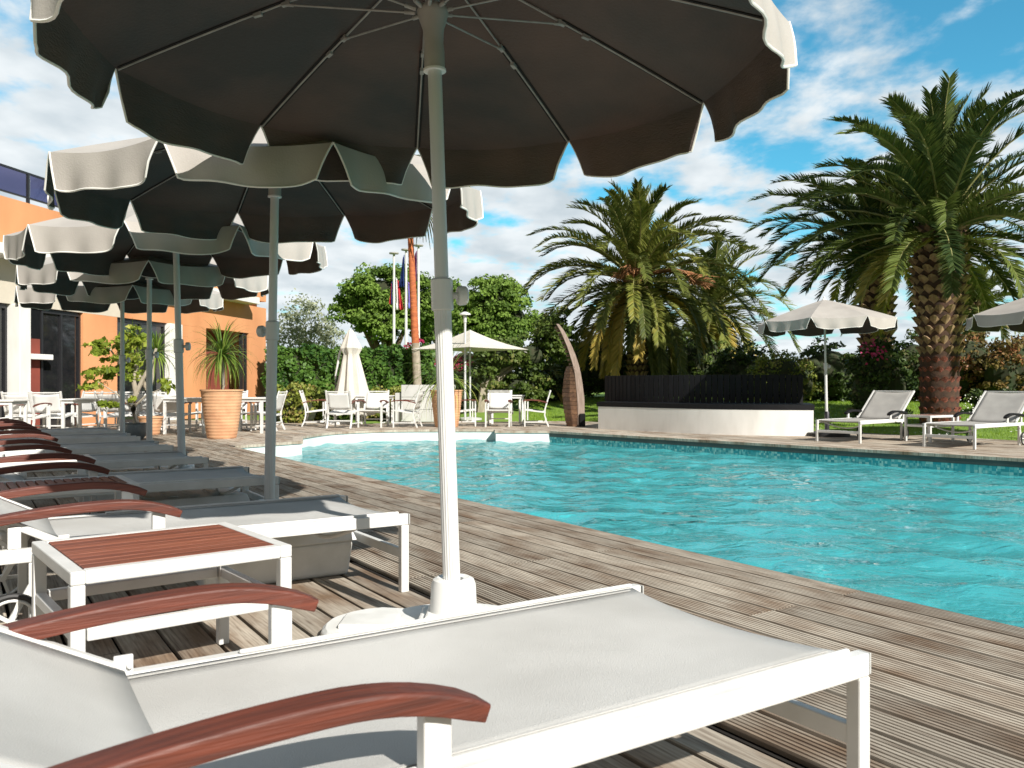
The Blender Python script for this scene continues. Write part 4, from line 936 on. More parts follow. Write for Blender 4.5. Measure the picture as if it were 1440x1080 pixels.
P, T = crown([(-.45, 0, 1.5, .34, .25, .25), (.0, 0, 1.65, .3, .25, .22), (-.62, 0, 1.0, .3, .22, .28), (.5, 0, .82, .16, .12, .14), (-.1, 0, 1.2, .3, .2, .25), (-.3, 0, .6, .3, .15, .12)], 78, 20, 0.11, 0.062, shell=.2)
quads('foliage', P, T, 'lime', r); tag(r, 'small twisted tree with lime leaves in a blue grey pot on the terrace', 'potted tree')
r = empty('yucca_plant', W(212, 15.2)); pot('p', [(0.14, 0), (0.2, 0.30)], 'terracotta', ridges=5).build('pot', 'terracotta', r, smooth=True)
tr = MB(); tr.tube([(0, 0, .25), (-.05, 0, .8), (.05, 0, 1.2), (.1, 0, 1.45)], [.06, .055, .05, .04], 9); tr.tube([(-.04, 0, .8), (-.25, 0, 1.1), (-.32, 0, 1.5)], [.045, .04, .035], 9); tr.build('trunk', 'pale_trunk', r, smooth=True)
straps('leaves', (.1, 0, 1.48), 90, .68, .026, 'yucca', r, elmin=-45, seed=8); straps('leaves', (-.32, 0, 1.55), 80, .6, .026, 'yucca', r, elmin=-40, seed=9)
tag(r, 'forked yucca with drooping strap leaves before the dark window', 'potted plant')

# ------------------------------------------------------------------ hotel building
B0 = Vector((-7.74, 26.5, 0)); dB = Vector((-0.179, -0.984, 0)).normalized(); B = empty('hotel_building', B0, atan2(dB.y, dB.x))
# local x runs along the facade towards the camera, local -y is into the building, +y out to the terrace
def SX(px):
    k = (px - 720) / FPX; D = 12.56 / (0.182 - k); return (26.5 - D) / 0.984
def bpart(name, m, boxes, parent=None, bevel=0.0):
    mb = MB()
    for (x0, x1, y0, y1, z0, z1) in boxes: mb.box(((x0 + x1) / 2, (y0 + y1) / 2, (z0 + z1) / 2), (x1 - x0, y1 - y0, z1 - z0))
    return mb.build(name, m, parent or B, bevel=bevel)
XE = 17.0
for a_, b_ in ((350, 374), (252, 290), (117, 165)): bpart('wall', 'orange_wall', [(SX(b_), SX(a_), -.3, 0, 0, 2.45)])
bpart('wall', 'cream', [(SX(-12), XE, -.3, 0, 0, 2.45)])
bpart('recess_wall', 'red_wall', [(SX(343) - .2, SX(290) - .02, -.82, -.6, 0, 2.45)])
bpart('recess_side', 'red_wall', [(SX(290) - .02, SX(290), -.82, -.3, 0, 2.45)])
bpart('upper_wall', 'orange_wall', [(0, SX(170), -.31, 0.002, 2.452, 3.298)]); bpart('upper_wall', 'cream', [(SX(170) + .002, XE, -.31, 0.002, 2.452, 3.298)])
bpart('parapet', 'orange_wall', [(0, XE, -.25, 0, 3.502, 4.48)]); bpart('end_wall', 'orange_wall', [(0, .3, -7, -.31, 0, 4.48)])
bpart('roof_slab', 'white_paint', [(1.3, XE, -7, .45, 3.30, 3.50)], bevel=.01)
bpart('column', 'white_paint', [(SX(252), SX(235), -.2, .10, 0, 2.448)], bevel=.01); bpart('column', 'white_paint', [(SX(31), SX(15), -.2, .20, 0, 2.448)], bevel=.01)
bpart('panel', 'red_wall', [(SX(60), SX(31), -.12, -.06, 0, 1.82)]); bpart('panel', 'black_wood', [(SX(60), SX(31), -.12, -.06, 1.822, 2.448)])
bpart('awning_bar', 'white_paint', [(SX(68), SX(31), -.04, .12, 1.40, 1.51)], bevel=.01)
for (pa_, pb_) in ((62, 117), (165, 235), (-12, 14), (343, 350)):
    x0, x1 = SX(pb_), SX(pa_); w__ = x1 - x0
    f = bpart('window', 'dark_metal', [(x0, x0 + .05, -.16, -.06, 0, 2.4), (x1 - .05, x1, -.16, -.06, 0, 2.4), (x0 + .05, x1 - .05, -.16, -.06, 2.36, 2.44)] + ([((x0 + x1) / 2 - .025, (x0 + x1) / 2 + .025, -.16, -.06, 0, 2.36)] if w__ > .8 else []))
    bpart('pane', 'glass_dark', [(x0 + .05, x1 - .05, -.12, -.10, 0, 2.36)], f)
bpart('interior_wall', 'black_wood', [(.5, XE, -3.2, -3.1, 0, 2.45)])
rl = bpart('railing', 'dark_metal', [(0.05, XE, -.14, -.10, 5.08, 5.12)]); bpart('bottom_rail', 'dark_metal', [(0.05, XE, -.14, -.10, 4.60, 4.63)], rl)
k = 0.1
while k < XE - .1:
    bpart('post', 'dark_metal', [(k, k + .05, -.145, -.095, 4.48, 5.08)], rl)
    if k + 1.45 < XE: bpart('glass_panel', 'rail_glass', [(k + .06, k + 1.36, -.125, -.115, 4.632, 5.078)], rl)
    k += 1.40
tag(B, 'orange hotel building with white roof edge, dark windows and a glass railing', 'building')

# ------------------------------------------------------------------ grey panelled box, bar with black screen, sculpture
gb = empty('panelled_box', W(603, 20.6)); 
for k in range(3): m2 = MB(); m2.box((0, 0, .15 + k * .30), (1.28, .5, .293)); m2.build('panel', 'grey_render', gb, bevel=.004)
m2 = MB(); m2.box((-.72, .02, .35), (.16, .4, .70)); m2.build('end_block', 'grey_render', gb, bevel=.004); tag(gb, 'pale grey box made of wide horizontal panels behind the terrace chairs', 'planter')
def catmull(P, n=6):
    P = [Vector(p) for p in P]; o = []
    for i in range(len(P) - 1):
        p0, p1, p2, p3 = P[max(i - 1, 0)], P[i], P[i + 1], P[min(i + 2, len(P) - 1)]
        for k in range(n):
            t = k / n; o.append(0.5 * ((2 * p1) + (p2 - p0) * t + (2 * p0 - 5 * p1 + 4 * p2 - p3) * t * t + (3 * p1 - p0 - 3 * p2 + p3) * t ** 3))
    return o + [P[-1]]
bar = empty('curved_bar', (3.6, 16.5, 0)); bo = Vector((3.6, 16.5, 0))
front = [Vector((1.76, 17.2, 0))] + catmull([(2.8, 16.03, 0), (3.3, 15.52, 0), (3.80, 15.14, 0), (4.3, 14.90, 0), (4.8, 14.78, 0), (5.28, 14.74, 0)], 6)
foot = [p - bo for p in front + [Vector((5.75, 16.3, 0)), Vector((4.3, 18.0, 0)), Vector((2.5, 18.9, 0))]]
mb = MB(); mb.prism([(p.x, p.y) for p in foot], 0, 0.455); mb.build('base', 'white_paint', bar, smooth=True)
cen = sum(foot, Vector()) / len(foot)
top = [cen + (p - cen) * 1.012 for p in foot]; mb = MB(); mb.prism([(p.x, p.y) for p in top], 0.457, 0.548); mb.build('counter_top', 'black_wood', bar)
mb = MB(); q = W(1116, 14.81) - bo; mb.box((q.x, q.y - .035, .225), (.016, .02, .44)); mb.build('joint_strip', 'black_wood', bar)
path = catmull([W(853, 17.75), W(896, 17.05), W(960, 16.35), W(1030, 15.85), W(1090, 15.62), W(1130, 15.62)], 14); path = [p - bo for p in path]
scr = MB(); acc = 0; last = path[0]; k = 0; pitch = .112
for p, q in zip(path, path[1:]):
    seg = (q - p).length
    while acc <= seg:
        c = p.lerp(q, acc / seg); dd = (q - p).normalized(); scr.box((c.x, c.y, .82 + random.uniform(-.002, .002)), (0.100, 0.018, 0.535), atan2(dd.y, dd.x)); acc += pitch
    acc -= seg
so_ = scr.build('slat_screen', 'black_wood', bar, bevel=.003)
bk_ = MB(); 
for p, q in zip(path, path[1:]): bk_.bar((p.x, p.y + .03, .70), (q.x, q.y + .03, .70), .02, .05); bk_.bar((p.x, p.y + .03, 1.0), (q.x, q.y + .03, 1.0), .02, .05); 
bk_.build('backing_rail', 'black_wood', so_)
tag(bar, 'curved white bar with black top and tall black slatted screen beyond the pool', 'bar counter')
SD = 18.2; sc_ = SD / FPX
def sp(px, py): return ((px - 720) * sc_, H + (HY - py) * sc_)
s_o = empty('wooden_sculpture', W(809, SD))
rowsA = [(600, 797, 812), (588, 795, 812), (570, 792.5, 811), (552, 791.5, 810), (535, 792.5, 808.5), (522, 795, 807.5), (515, 797.5, 806.5)]
mb = MB(); ring = []
for (py, a, b_) in rowsA:
    x0, z = sp(a, py); x1, _ = sp(b_, py); ox = (809 - 720) * sc_; ring.append([(x0 - ox, .16, max(z, 0)), ((x0 + x1) / 2 - ox, -.10, max(z, 0)), (x1 - ox, -.16, max(z, 0)), (x1 - ox, .12, max(z, 0)), (x0 - ox + .05, .22, max(z, 0))])
# laid as thin planks
for i in range(len(ring) - 1):
    n_ = 3
    for k in range(n_):
        A = [Vector(ring[i][j]).lerp(Vector(ring[i + 1][j]), k / n_) for j in range(5)]; Bq = [Vector(ring[i][j]).lerp(Vector(ring[i + 1][j]), (k + .93) / n_) for j in range(5)]
        sh_ = random.uniform(-.006, .006); vs = [p + Vector((sh_, -abs(sh_), 0)) for p in A + Bq]
        mb.add(vs, [(4, 3, 2, 1, 0), (5, 6, 7, 8, 9)] + [(j, (j + 1) % 5, 5 + (j + 1) % 5, 5 + j) for j in range(5)])
mb.build('plank_body', 'sculpt_wood', s_o)
rowsB = [(600, 811.5, 820), (585, 812, 822), (560, 811, 821.5), (540, 809, 819), (525, 807.5, 816.5), (512, 804.5, 813.5), (500, 801, 809.5), (488, 797, 804.5), (476, 792, 799), (465, 787, 793), (456, 782, 786)]
mb = MB(); vs = []; fs = []; ox = (809 - 720) * sc_
for (py, a, b_) in rowsB:
    x0, z = sp(a, py); x1, _ = sp(b_, py); z = max(z, 0); x0 -= ox; x1 -= ox; vs += [(x0, -.17, z), (x1, -.05, z), (x1 + .01, .20, z), (x0 + .01, .13, z)]
for i in range(len(rowsB) - 1):
    for j in range(4): fs.append((i * 4 + j, i * 4 + (j + 1) % 4, i * 4 + 4 + (j + 1) % 4, i * 4 + 4 + j))
fs += [(3, 2, 1, 0), tuple(len(vs) - 4 + j for j in range(4))]; mb.add(vs, fs, 0, .5); mb.build('curved_spine', 'sculpt_edge', s_o)
mb = MB(); mb.box((.14, .02, .14), (.12, .46, .28)); mb.build('foot', 'black_wood', s_o, bevel=.01)
mb = MB()
for i in range(5, 10):
    (py, a, b_), (py2, a2, b2_) = rowsB[i], rowsB[i + 1]
    for k in range(2):
        t_ = k / 2; x, z = sp(a + (a2 - a) * t_ - 1.5, py + (py2 - py) * t_); mb.box((x - ox, .06, z), (.07, .22, .05))
mb.build('rungs', 'sculpt_wood', s_o); tag(s_o, 'tall curved wooden sculpture like half a boat hull at the pool corner', 'sculpture')

# ------------------------------------------------------------------ other parasols
cp_ = empty('closed_parasol', W(493, 19.2)); mb = MB(); vs = []; fs = []; NZ, NA = 14, 40
for i in range(NZ + 1):
    t_ = i / NZ; z = 0.22 + t_ * 1.92; base = 0.40 * (1 - t_) ** 0.85 + 0.03
    if t_ > 0.78: base = 0.055 + 0.19 * (1 - (t_ - .78) / .22) ** 1.0 * (1.0)
    for j in range(NA):
        a = 2 * pi * j / NA; rr = base * (1 + 0.20 * (1 - t_ * .6) * cos(8 * a + 1.5 * t_)); vs.append((rr * cos(a) + .05 * (1 - t_), rr * sin(a), z + .03 * sin(3 * a) * (1 - t_)))
for i in range(NZ):
    for j in range(NA): fs.append((i * NA + j, i * NA + (j + 1) % NA, (i + 1) * NA + (j + 1) % NA, (i + 1) * NA + j))
mb.add(vs, fs, 0, .5); mb.build('folded_canopy', 'parasol_cream', cp_, smooth=True)
mb = MB(); mb.tube([(-.36, .1, 0), (-.38, .1, .6), (-.36, .1, 1.1), (-.27, .08, 1.6), (-.12, .04, 2.0), (0, 0, 2.16)], .026, 10); mb.build('curved_post', 'white_metal', cp_, smooth=True)
mb = MB(); mb.lathe([(.32, 0), (.32, .05), (.06, .07)], 24, c=(-.3, .1, 0)); mb.tube([(0, 0, .06), (0, 0, 2.1)], .02, 8); mb.build('base', 'white_metal', cp_)
tag(cp_, 'closed white parasol hanging in folds from a curved post, among garden chairs', 'parasol')
op = empty('square_parasol', W(661, 21.5)); mb = MB(); Rr = 1.50; zr = 1.80; za_ = 2.30
cor = [Vector((Rr * cos(a), Rr * sin(a), zr)) for a in (0.05, pi / 2 + .05, pi + .05, 3 * pi / 2 + .05)]
ap_ = Vector((0, 0, za_)); vs = []; fs = []
for lay in (0, 1):
    for k in range(4):
        A, Bv = cor[k], cor[(k + 1) % 4]; b0 = len(vs)
        for i in range(9):
            for j in range(9):
                e = A.lerp(Bv, i / 8); e = e - Vector((e.x, e.y, 0)) * .10 * sin(pi * i / 8); p = ap_.lerp(e, j / 8); p.z -= .05 * sin(pi * j / 8) + lay * .006; vs.append(p)
        for i in range(8):
            for j in range(8): a = b0 + i * 9 + j; f = (a, a + 1, a + 10, a + 9); fs.append(f if lay else f[::-1])
mb.add(vs, fs, 0, .5); mb.build('canopy', 'parasol_cream', op, smooth=True)
for k in range(4): m2 = MB(); m2.bar((0, 0, za_ - .05), cor[k] * .97 + Vector((0, 0, -.02)), .016, .02); m2.build('rib', 'rib', op)
mb = MB(); mb.tube([(0, 0, 0), (0, 0, za_)], .024, 12); mb.build('pole', 'grey_pole', op, smooth=True)
mb = MB(); mb.lathe([(.3, 0), (.3, .05), (.05, .08)], 24); mb.build('base', 'grey_render', op); tag(op, 'open square cream parasol on the far terrace', 'parasol')
lp_ = empty('lamp_post', W(654, 20.6)); mb = MB(); mb.tube([(0, 0, 0), (0, 0, 2.45)], .028, 12); mb.tube([(0, 0, 2.42), (0, 0, 2.60)], .04, 12); mb.build('post', 'grey_pole', lp_, smooth=True)
mb = MB(); mb.lathe([(.03, 2.60), (.14, 2.61), (.13, 2.64), (.05, 2.68), (0, 2.69)], 24); mb.build('lamp_shade', 'white_metal', lp_, smooth=True); tag(lp_, 'garden lamp post with saucer shade behind the clamp of the nearest pole', 'lamp post')

# ------------------------------------------------------------------ flagpoles
def flagpole(px, top_y, D, lab, flags):
    r = empty('flagpole', W(px, D)); zt = ZY(top_y, D); mb = MB(); mb.tube([(0, 0, 0), (0, 0, zt)], [.075, .05], 12); mb.build('pole', 'white_metal', r, smooth=True)
    mb = MB(); mb.lathe([(0, zt + .08), (.22, zt + .05), (.22, zt), (0, zt - .01)], 16); mb.build('finial', 'rib', r)
    for (y0, y1, w_, mats_, side) in flags:
        z0, z1 = ZY(y0, D), ZY(y1, D); vs = []; fs = []; mi = []; n_ = 12
        for i in range(n_ + 1):
            for j in range(11):
                t_ = j / 10; s = i / n_; vs.append((side * (.08 + w_ * s * (.35 + .65 * t_)), .10 * sin(s * 15 + t_ * 2) * (.4 + t_), z0 + (z1 - z0) * (t_ * (1 - .12 * s) + .12 * s)))
        mb = MB()
        for i in range(n_):
            for j in range(10): a = i * 11 + j; fs.append((a, a + 11, a + 12, a + 1)); mi.append(min(len(mats_) - 1, int(i / n_ * len(mats_))))
        mb.v = vs; mb.f = fs; mb.mi = mi; mb.t = [.5] * len(fs); o = mb.build('flag', mats_, r, smooth=True); q = o.modifiers.new('s', 'SOLIDIFY'); q.thickness = .01
    tag(r, lab, 'flagpole', 'white flagpoles behind the hedge')
flagpole(554, 357, 38, 'white flagpole with a drooping blue, white and red flag, leftmost of the three', [(390, 436, .36, ['flag_white', 'flag_red'], 1), (396, 428, .12, ['flag_blue', 'flag_red'], -1)])
flagpole(571, 352, 38, 'white flagpole with a dark blue flag, between two other flagpoles', [(358, 404, .20, ['flag_blue'], -1), (396, 434, .34, ['flag_lilac', 'flag_blue'], 1)])
flagpole(588.5, 346, 38, 'white flagpole with a dark purple flag just right of the orange palm trunk', [(352, 396, .22, ['flag_purple'], -1)])

# ------------------------------------------------------------------ palms
def palm_crown(c, nf, L0, lmax, m, seed, e_hi=86, e_lo=-55, droop=1.0, dead=0.12, nl=64, lw=0.034, rach='rachis', parent=None, power=1.0):
    rg = np.random.default_rng(seed); P = []; T = []; rc = MB(); c = np.array(c, float)
    for k in range(nf):
        az = k * 2.39996 + rg.uniform(-.25, .25); f = ((k + .5) / nf) ** power; el = radians(e_hi + (e_lo - e_hi) * f + rg.uniform(-7, 7)); l = L0 * rg.uniform(.82, 1.12) * (0.82 + .3 * sin(pi * min(1, f * 1.15)))
        ns = 14; p = c + np.array([cos(az), sin(az), 0]) * 0.12 * min(1, f * 2) + np.array([0, 0, -f * .35]); pts = [p.copy()]; es = []; e = el; swing = rg.uniform(-.35, .35); a_ = az
        for s in range(ns):
            dv_ = np.array([cos(a_) * cos(e), sin(a_) * cos(e), sin(e)]); es.append(dv_); p = p + dv_ * l / ns; pts.append(p.copy())
            e -= droop * radians(6.6) * (0.25 + 1.5 * s / ns) * max(.25, cos(e) ** .5 if cos(e) > 0 else .25); e = max(e, radians(-80)); a_ += swing / ns
        es.append(es[-1]); pts = np.array(pts); es = np.array(es)
        rc.tube([tuple(q) for q in pts[::2]], [0.028 * (1 - .85 * i / 7) + .003 for i in range(8)], 5)
        t = np.linspace(0.10, 0.995, nl); x = t * ns; i0 = np.minimum(x.astype(int), ns - 1); fr = (x - i0)[:, None]
        pp = pts[i0] * (1 - fr) + pts[i0 + 1] * fr; dd = unit(es[i0]); up = np.array([0, 0, 1.0]); side = unit(np.cross(dd, up)); nrm = np.cross(side, dd)
        ll = lmax * (np.sin(pi * (0.14 + 0.74 * t)) ** 0.5) * rg.uniform(.85, 1.1, nl); ll = ll[:, None]
        twist = rg.uniform(-.25, .25)
        tone0 = rg.uniform(0.0, 0.72); yellow = f > 1 - dead * 2.5 and rg.random() < .75
        for sgn in (-1, 1):
            vee = rg.uniform(0.2, 0.55, (nl, 1)) + twist * sgn
            dl = unit(side * sgn * 0.80 + dd * (0.62 + 0.60 * t[:, None]) + nrm * vee + rg.normal(0, .06, (nl, 3)))
            mid = pp + dl * ll * .55; dl2 = unit(dl + np.array([0, 0, -.16])); tp = mid + dl2 * ll * .45
            wdir = unit(np.cross(dl, nrm + rg.normal(0, .35, (nl, 3)))) * lw / 2
            P.append(np.stack([pp - wdir * .8, pp + wdir * .8, mid + wdir, mid - wdir], 1)); P.append(np.stack([mid - wdir, mid + wdir, tp + wdir * .12, tp - wdir * .12], 1))
            tn = np.clip(tone0 + rg.uniform(-.1, .14, nl), 0, .8 if not yellow else 1)
            if yellow: tn = np.clip(0.93 + rg.uniform(-.1, .07, nl), 0, 1)
            T += [tn, tn]
    o = quads('fronds', np.concatenate(P), np.concatenate(T), m, parent); rr = rc.build('rachises', rach, o, smooth=True); return o
def palm_trunk(z0, z1, r0, r1, parent, rows, per, seed, red_to=None, bulge=0.0, lean=(0, 0)):
    rg = random.Random(seed)
    def cx(z): k = (z - z0) / (z1 - z0); return lean[0] * k, lean[1] * k
    def rad(z): k = (z - z0) / (z1 - z0); return r0 + (r1 - r0) * sm(.35, .75, k) + bulge * max(0, k - .8)
    mb = MB(); prof = [(rad(z0 + (z1 - z0) * i / 16) * .86, z0 + (z1 - z0) * i / 16) for i in range(17)]
    vs = []; fs = []
    for i in range(24):
        a = 2 * pi * i / 24
        for rr, z in prof: vs.append((rr * cos(a) + cx(z)[0], rr * sin(a) + cx(z)[1], z))
    for i in range(24):
        for j in range(16): A, Bq = i * 17 + j, ((i + 1) % 24) * 17 + j; fs.append((A, Bq, Bq + 1, A + 1))
    mb.add(vs, fs, 0, .5); tr = mb.build('trunk', 'palm_core', parent, smooth=True)
    s1 = MB(); s2 = MB()
    for i in range(rows):
        z = z0 + (z1 - z0) * (i + .5) / rows; R = rad(z); hh = (z1 - z0) / rows
        for j in range(per):
            a = 2 * pi * (j + .5 * (i % 2)) / per + rg.uniform(-.05, .05); ca, sa = cos(a), sin(a); low = red_to is not None and z < red_to
            wd = 2 * pi * R / per * .52; out_ = R * (1.0 if not low else .91) + rg.uniform(0, .035 if not low else .02); tip = R * .80; X, Y = cx(z)
            c_ = Vector((X, Y, z)); e1 = Vector((-sa, ca, 0)); e2 = Vector((ca, sa, 0)); up_ = Vector((0, 0, 1))
            h1 = hh * (.55 if not low else .48)
            v_ = [c_ + e2 * tip - e1 * wd * .9 - up_ * h1 * .2, c_ + e2 * tip - up_ * h1 * 1.1, c_ + e2 * tip + e1 * wd * .9 - up_ * h1 * .2, c_ + e2 * out_ + e1 * wd * .55 + up_ * h1 * .55, c_ + e2 * (out_ + (.03 if not low else .004)) + up_ * h1 * .8, c_ + e2 * out_ - e1 * wd * .55 + up_ * h1 * .55, c_ + e2 * (tip) + up_ * h1 * .8]
            (s2 if low else s1).add(v_, [(0, 1, 4, 5), (1, 2, 3, 4), (5, 4, 6), (4, 3, 6), (0, 5, 6), (2, 6, 3)], 0)
    if s1.v: s1.build('leaf_bases', 'palm_scale', tr)
    if s2.v: s2.build('lower_bark', 'red_fibre', tr)
    return tr
# right foreground palm
def palm(px, D, base_y, cy, lab, r0, r1, nf, L0, lmax, m, seed, rows, per, **kw):
    loc = W(px, D, 0); zb = min(GZ(loc.x, loc.y), .5) - .05; zc = ZY(cy, D); r = empty('date_palm', (loc.x, loc.y, zb)); red = kw.pop('red', None)
    palm_trunk(0, zc - zb, r0, r1, r, rows, per, seed, red_to=red, bulge=kw.pop('bulge', 0))
    cr_ = palm_crown((0, 0, zc - zb + .05), nf, L0, lmax, m, seed, parent=r, **kw); tag(r, lab, 'palm tree', 'date palms in the garden'); return r
palm(1321, 17.2, 0, 318, 'big date palm with a thick scaly trunk, nearest the right loungers', .42, .56, 78, 3.1, .40, 'palm_leaf_lush', 21, 20, 14, red=1.35, nl=104, e_hi=86, e_lo=-24, droop=.85, dead=.03, lw=.032, power=1.05)
palm(1232, 20.3, 0, 348, 'date palm partly hidden behind the biggest palm, with leaner trunk', .40, .46, 58, 3.0, .38, 'palm_leaf_lush', 33, 20, 12, nl=84, e_hi=74, e_lo=2, droop=.95, dead=.08, lw=.034)
pc = palm(896, 24.6, 0, 392, 'bushy date palm with orange fruit stalks behind the black screen', .30, .36, 116, 3.3, .38, 'palm_leaf', 47, 22, 13, nl=84, e_hi=88, e_lo=-62, droop=1.0, dead=.10, lw=.040, power=1.0)
fm = MB(); zc = ZY(392, 24.6) + .05 - pc.location.z
for k in range(70):
    grp = k % 2; az = (-1.9 if grp == 0 else -.55) + random.uniform(-.35, .35); base = Vector((0, 0, zc)); L_ = random.uniform(.6, .95); pts = []
    for j in range(5): t_ = j / 4; pts.append(base + Vector((cos(az) * (.3 + L_ * t_), sin(az) * (.3 + L_ * t_), .15 + .55 * t_ - .75 * t_ * t_ + random.uniform(-.05, .05))) + Vector((0.9 * grp * t_, 0, -.1 * grp)))
    fm.tube(pts, .011, 4)
    for j in range(6):
        q = pts[4] + Vector((random.uniform(-.25, .25), random.uniform(-.25, .25), random.uniform(-.22, .08))); fm.bar(pts[3], q, .012, .012)
fm.build('fruit_stalks', 'fruit', pc)
palm(1004, 31, 0, 428, 'date palm behind the bushy one, its fronds showing to the right', .34, .40, 66, 3.1, .5, 'palm_leaf', 52, 18, 11, nl=46, e_hi=82, e_lo=-62, droop=1.1, dead=.1, lw=.05)
palm(1372, 31, 0, 425, 'small distant date palm between the big palm and the right parasol', .25, .30, 40, 1.9, .42, 'palm_leaf', 58, 14, 9, nl=36, e_hi=84, e_lo=-30, dead=.03, lw=.05)
palm(748, 27, 0, 528, 'low drooping palm beyond the edge of the cream parasol', .16, .2, 34, 1.45, .34, 'palm_leaf', 61, 8, 9, nl=34, e_hi=60, e_lo=-50, dead=.2, lw=.04)
# tall slender fan palm
wl = W(589, 25); r = empty('fan_palm', (wl.x, wl.y, -.03)); zt = 7.7; lx_ = (W(572, 25).x - wl.x)
mb = MB(); pts = []; rr = []
for i in range(90):
    t_ = i / 89; pts.append((lx_ * t_, 0, zt * t_)); rr.append((.132 - .072 * t_) * (1 + (.06 if i % 2 else 0)))
mb.tube(pts[:26], rr[:26], 16); tl_ = mb.build('trunk', 'pale_trunk', r); mb = MB(); mb.tube(pts[25:], rr[25:], 16); mb.build('upper_trunk', 'orange_trunk', tl_)
P = []; T = []
for k in range(46):
    az = k * 2.39996; f = (k + .5) / 46; el = radians(80 - 130 * f); pl = 1.25 * RNG.uniform(.8, 1.15); d_ = np.array([cos(az) * cos(el), sin(az) * cos(el), sin(el)]); c_ = np.array([lx_, 0, zt]) + d_ * pl + np.array([0, 0, -.15 * cos(el)])
    sd_ = np.array([-sin(az), cos(az), 0]); tn = RNG.uniform(.1, .75)
    P.append([np.array([lx_, 0, zt]) - sd_ * .02, np.array([lx_, 0, zt]) + sd_ * .02, c_ + sd_ * .015, c_ - sd_ * .015]); T.append(.6)
    for j in range(22):
        a = -1.25 + 2.5 * j / 21; dl = d_ * cos(a) + sd_ * sin(a); dl[2] -= .22; q = c_ + dl * .62; tq = q + (dl * .35 + np.array([0, 0, -.32])) * RNG.uniform(.7, 1.2); wv_ = np.cross(dl, [0, 0, 1.]); wv_ = wv_ / (np.linalg.norm(wv_) + 1e-6) * .03
        P.append([c_ - wv_ * .3, c_ + wv_ * .3, q + wv_, q - wv_]); P.append([q - wv_, q + wv_, tq + wv_ * .2, tq - wv_ * .2]); T += [tn, tn + .1]
quads('fronds', np.array(P), np.array(T), 'palm_leaf', r); tag(r, 'tall slender fan palm with an orange brown trunk between the flagpoles', 'palm tree')

# ------------------------------------------------------------------ broad-leaved trees, pines, hedges, shrubs (all built where they stand)
def E(D, *items):
    """ellipsoids from (px, py, rx_px, ry_px) at distance D"""
    k = D / FPX; return [((px - 720) * k, D + dy * k * rx, H + (HY - py) * k, rx * k, max(rx, ry) * k * .9, ry * k) for px, py, rx, ry, dy in items]
def shift(e, o): return [(a - o[0], b - o[1], c - o[2], d, f, g) for a, b, c, d, f, g in e]
def tree(name, D, items, lab, cat, m, clusters, per, crad, ls, trunk=None, grp=None, core=.7, shell=.55, squash=.75, tm='trunk', aspect=1.6):
    e = E(D, *items); x = sum(q[0] for q in e) / len(e); zb = GZ(x, D) - .03; o_ = (x, D, zb); r = empty(name, o_); es = shift(e, o_)
    P, T = crown(es, clusters, per, crad, ls, squash, shell, aspect); P[:, :, 2] = np.maximum(P[:, :, 2], 0.01)
    P2 = P.copy(); f = quads('crown' if trunk else 'foliage', P, T, m, r)
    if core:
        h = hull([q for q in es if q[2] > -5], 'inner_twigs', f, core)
    if trunk:
        mb = MB()
        for q in es:
            x0, z0 = trunk[0] - o_[0], 0; mb.tube([(x0, 0, 0), (x0 + trunk[2] * .5, 0, max(.3, q[2] * .35)), (x0 * .4 + q[0] * .6, q[1] * .5, q[2] * .75), (q[0], q[1], q[2])], [trunk[1], trunk[1] * .8, trunk[1] * .4, trunk[1] * .15], 8)
        mb.build('trunk', tm, r, smooth=True)
    return tag(r, lab, cat, grp)
tree('pine_tree', 44, [(540, 412, 52, 36, 0), (500, 440, 34, 34, .1), (585, 432, 36, 40, .2), (540, 455, 40, 26, -.3), (575, 402, 26, 24, .1), (502, 418, 24, 22, 0)], 'large round pine behind the flagpoles, left of the others', 'tree', 'pine', 200, 210, .55, .105, (W(540, 44).x, .28, .2), 'stone pines behind the hedge', core=.5)
tree('pine_tree', 47, [(622, 430, 30, 34, 0), (612, 462, 34, 30, 0)], 'pine just behind the nearest parasol pole, darker and lower', 'tree', 'pine_dark', 90, 130, .55, .14, (W(620, 47).x, .25, 0), 'stone pines behind the hedge', core=.5)
tree('pine_tree', 42, [(694, 428, 40, 38, 0), (724, 448, 30, 30, .2), (662, 445, 28, 34, .1), (695, 470, 44, 24, 0)], 'broad pine showing above the cream parasol', 'tree', 'pine', 180, 210, .52, .105, (W(690, 42).x, .25, .1), 'stone pines behind the hedge', core=.5)
tree('shrub_tree', 33, [(430, 462, 34, 44, 0), (405, 480, 22, 34, 0), (455, 486, 30, 34, .3)], 'sparse grey green tree with pale bare branches right of the hotel', 'tree', 'olive', 95, 42, .42, .075, (W(430, 33).x, .10, .1), core=0, shell=.3, tm='pale_trunk', squash=1.3)
tree('leafy_tree', 23.5, [(704, 505, 40, 26, 0), (745, 500, 40, 28, .2), (680, 530, 26, 26, .2), (730, 545, 50, 26, .4), (778, 470, 30, 44, .8)], 'loose leafy tree with a short pale trunk behind the far chairs', 'tree', 'shrub_m', 190, 60, .26, .075, (W(676, 23.5).x, .13, .15), core=.5, shell=.35, tm='pale_trunk')
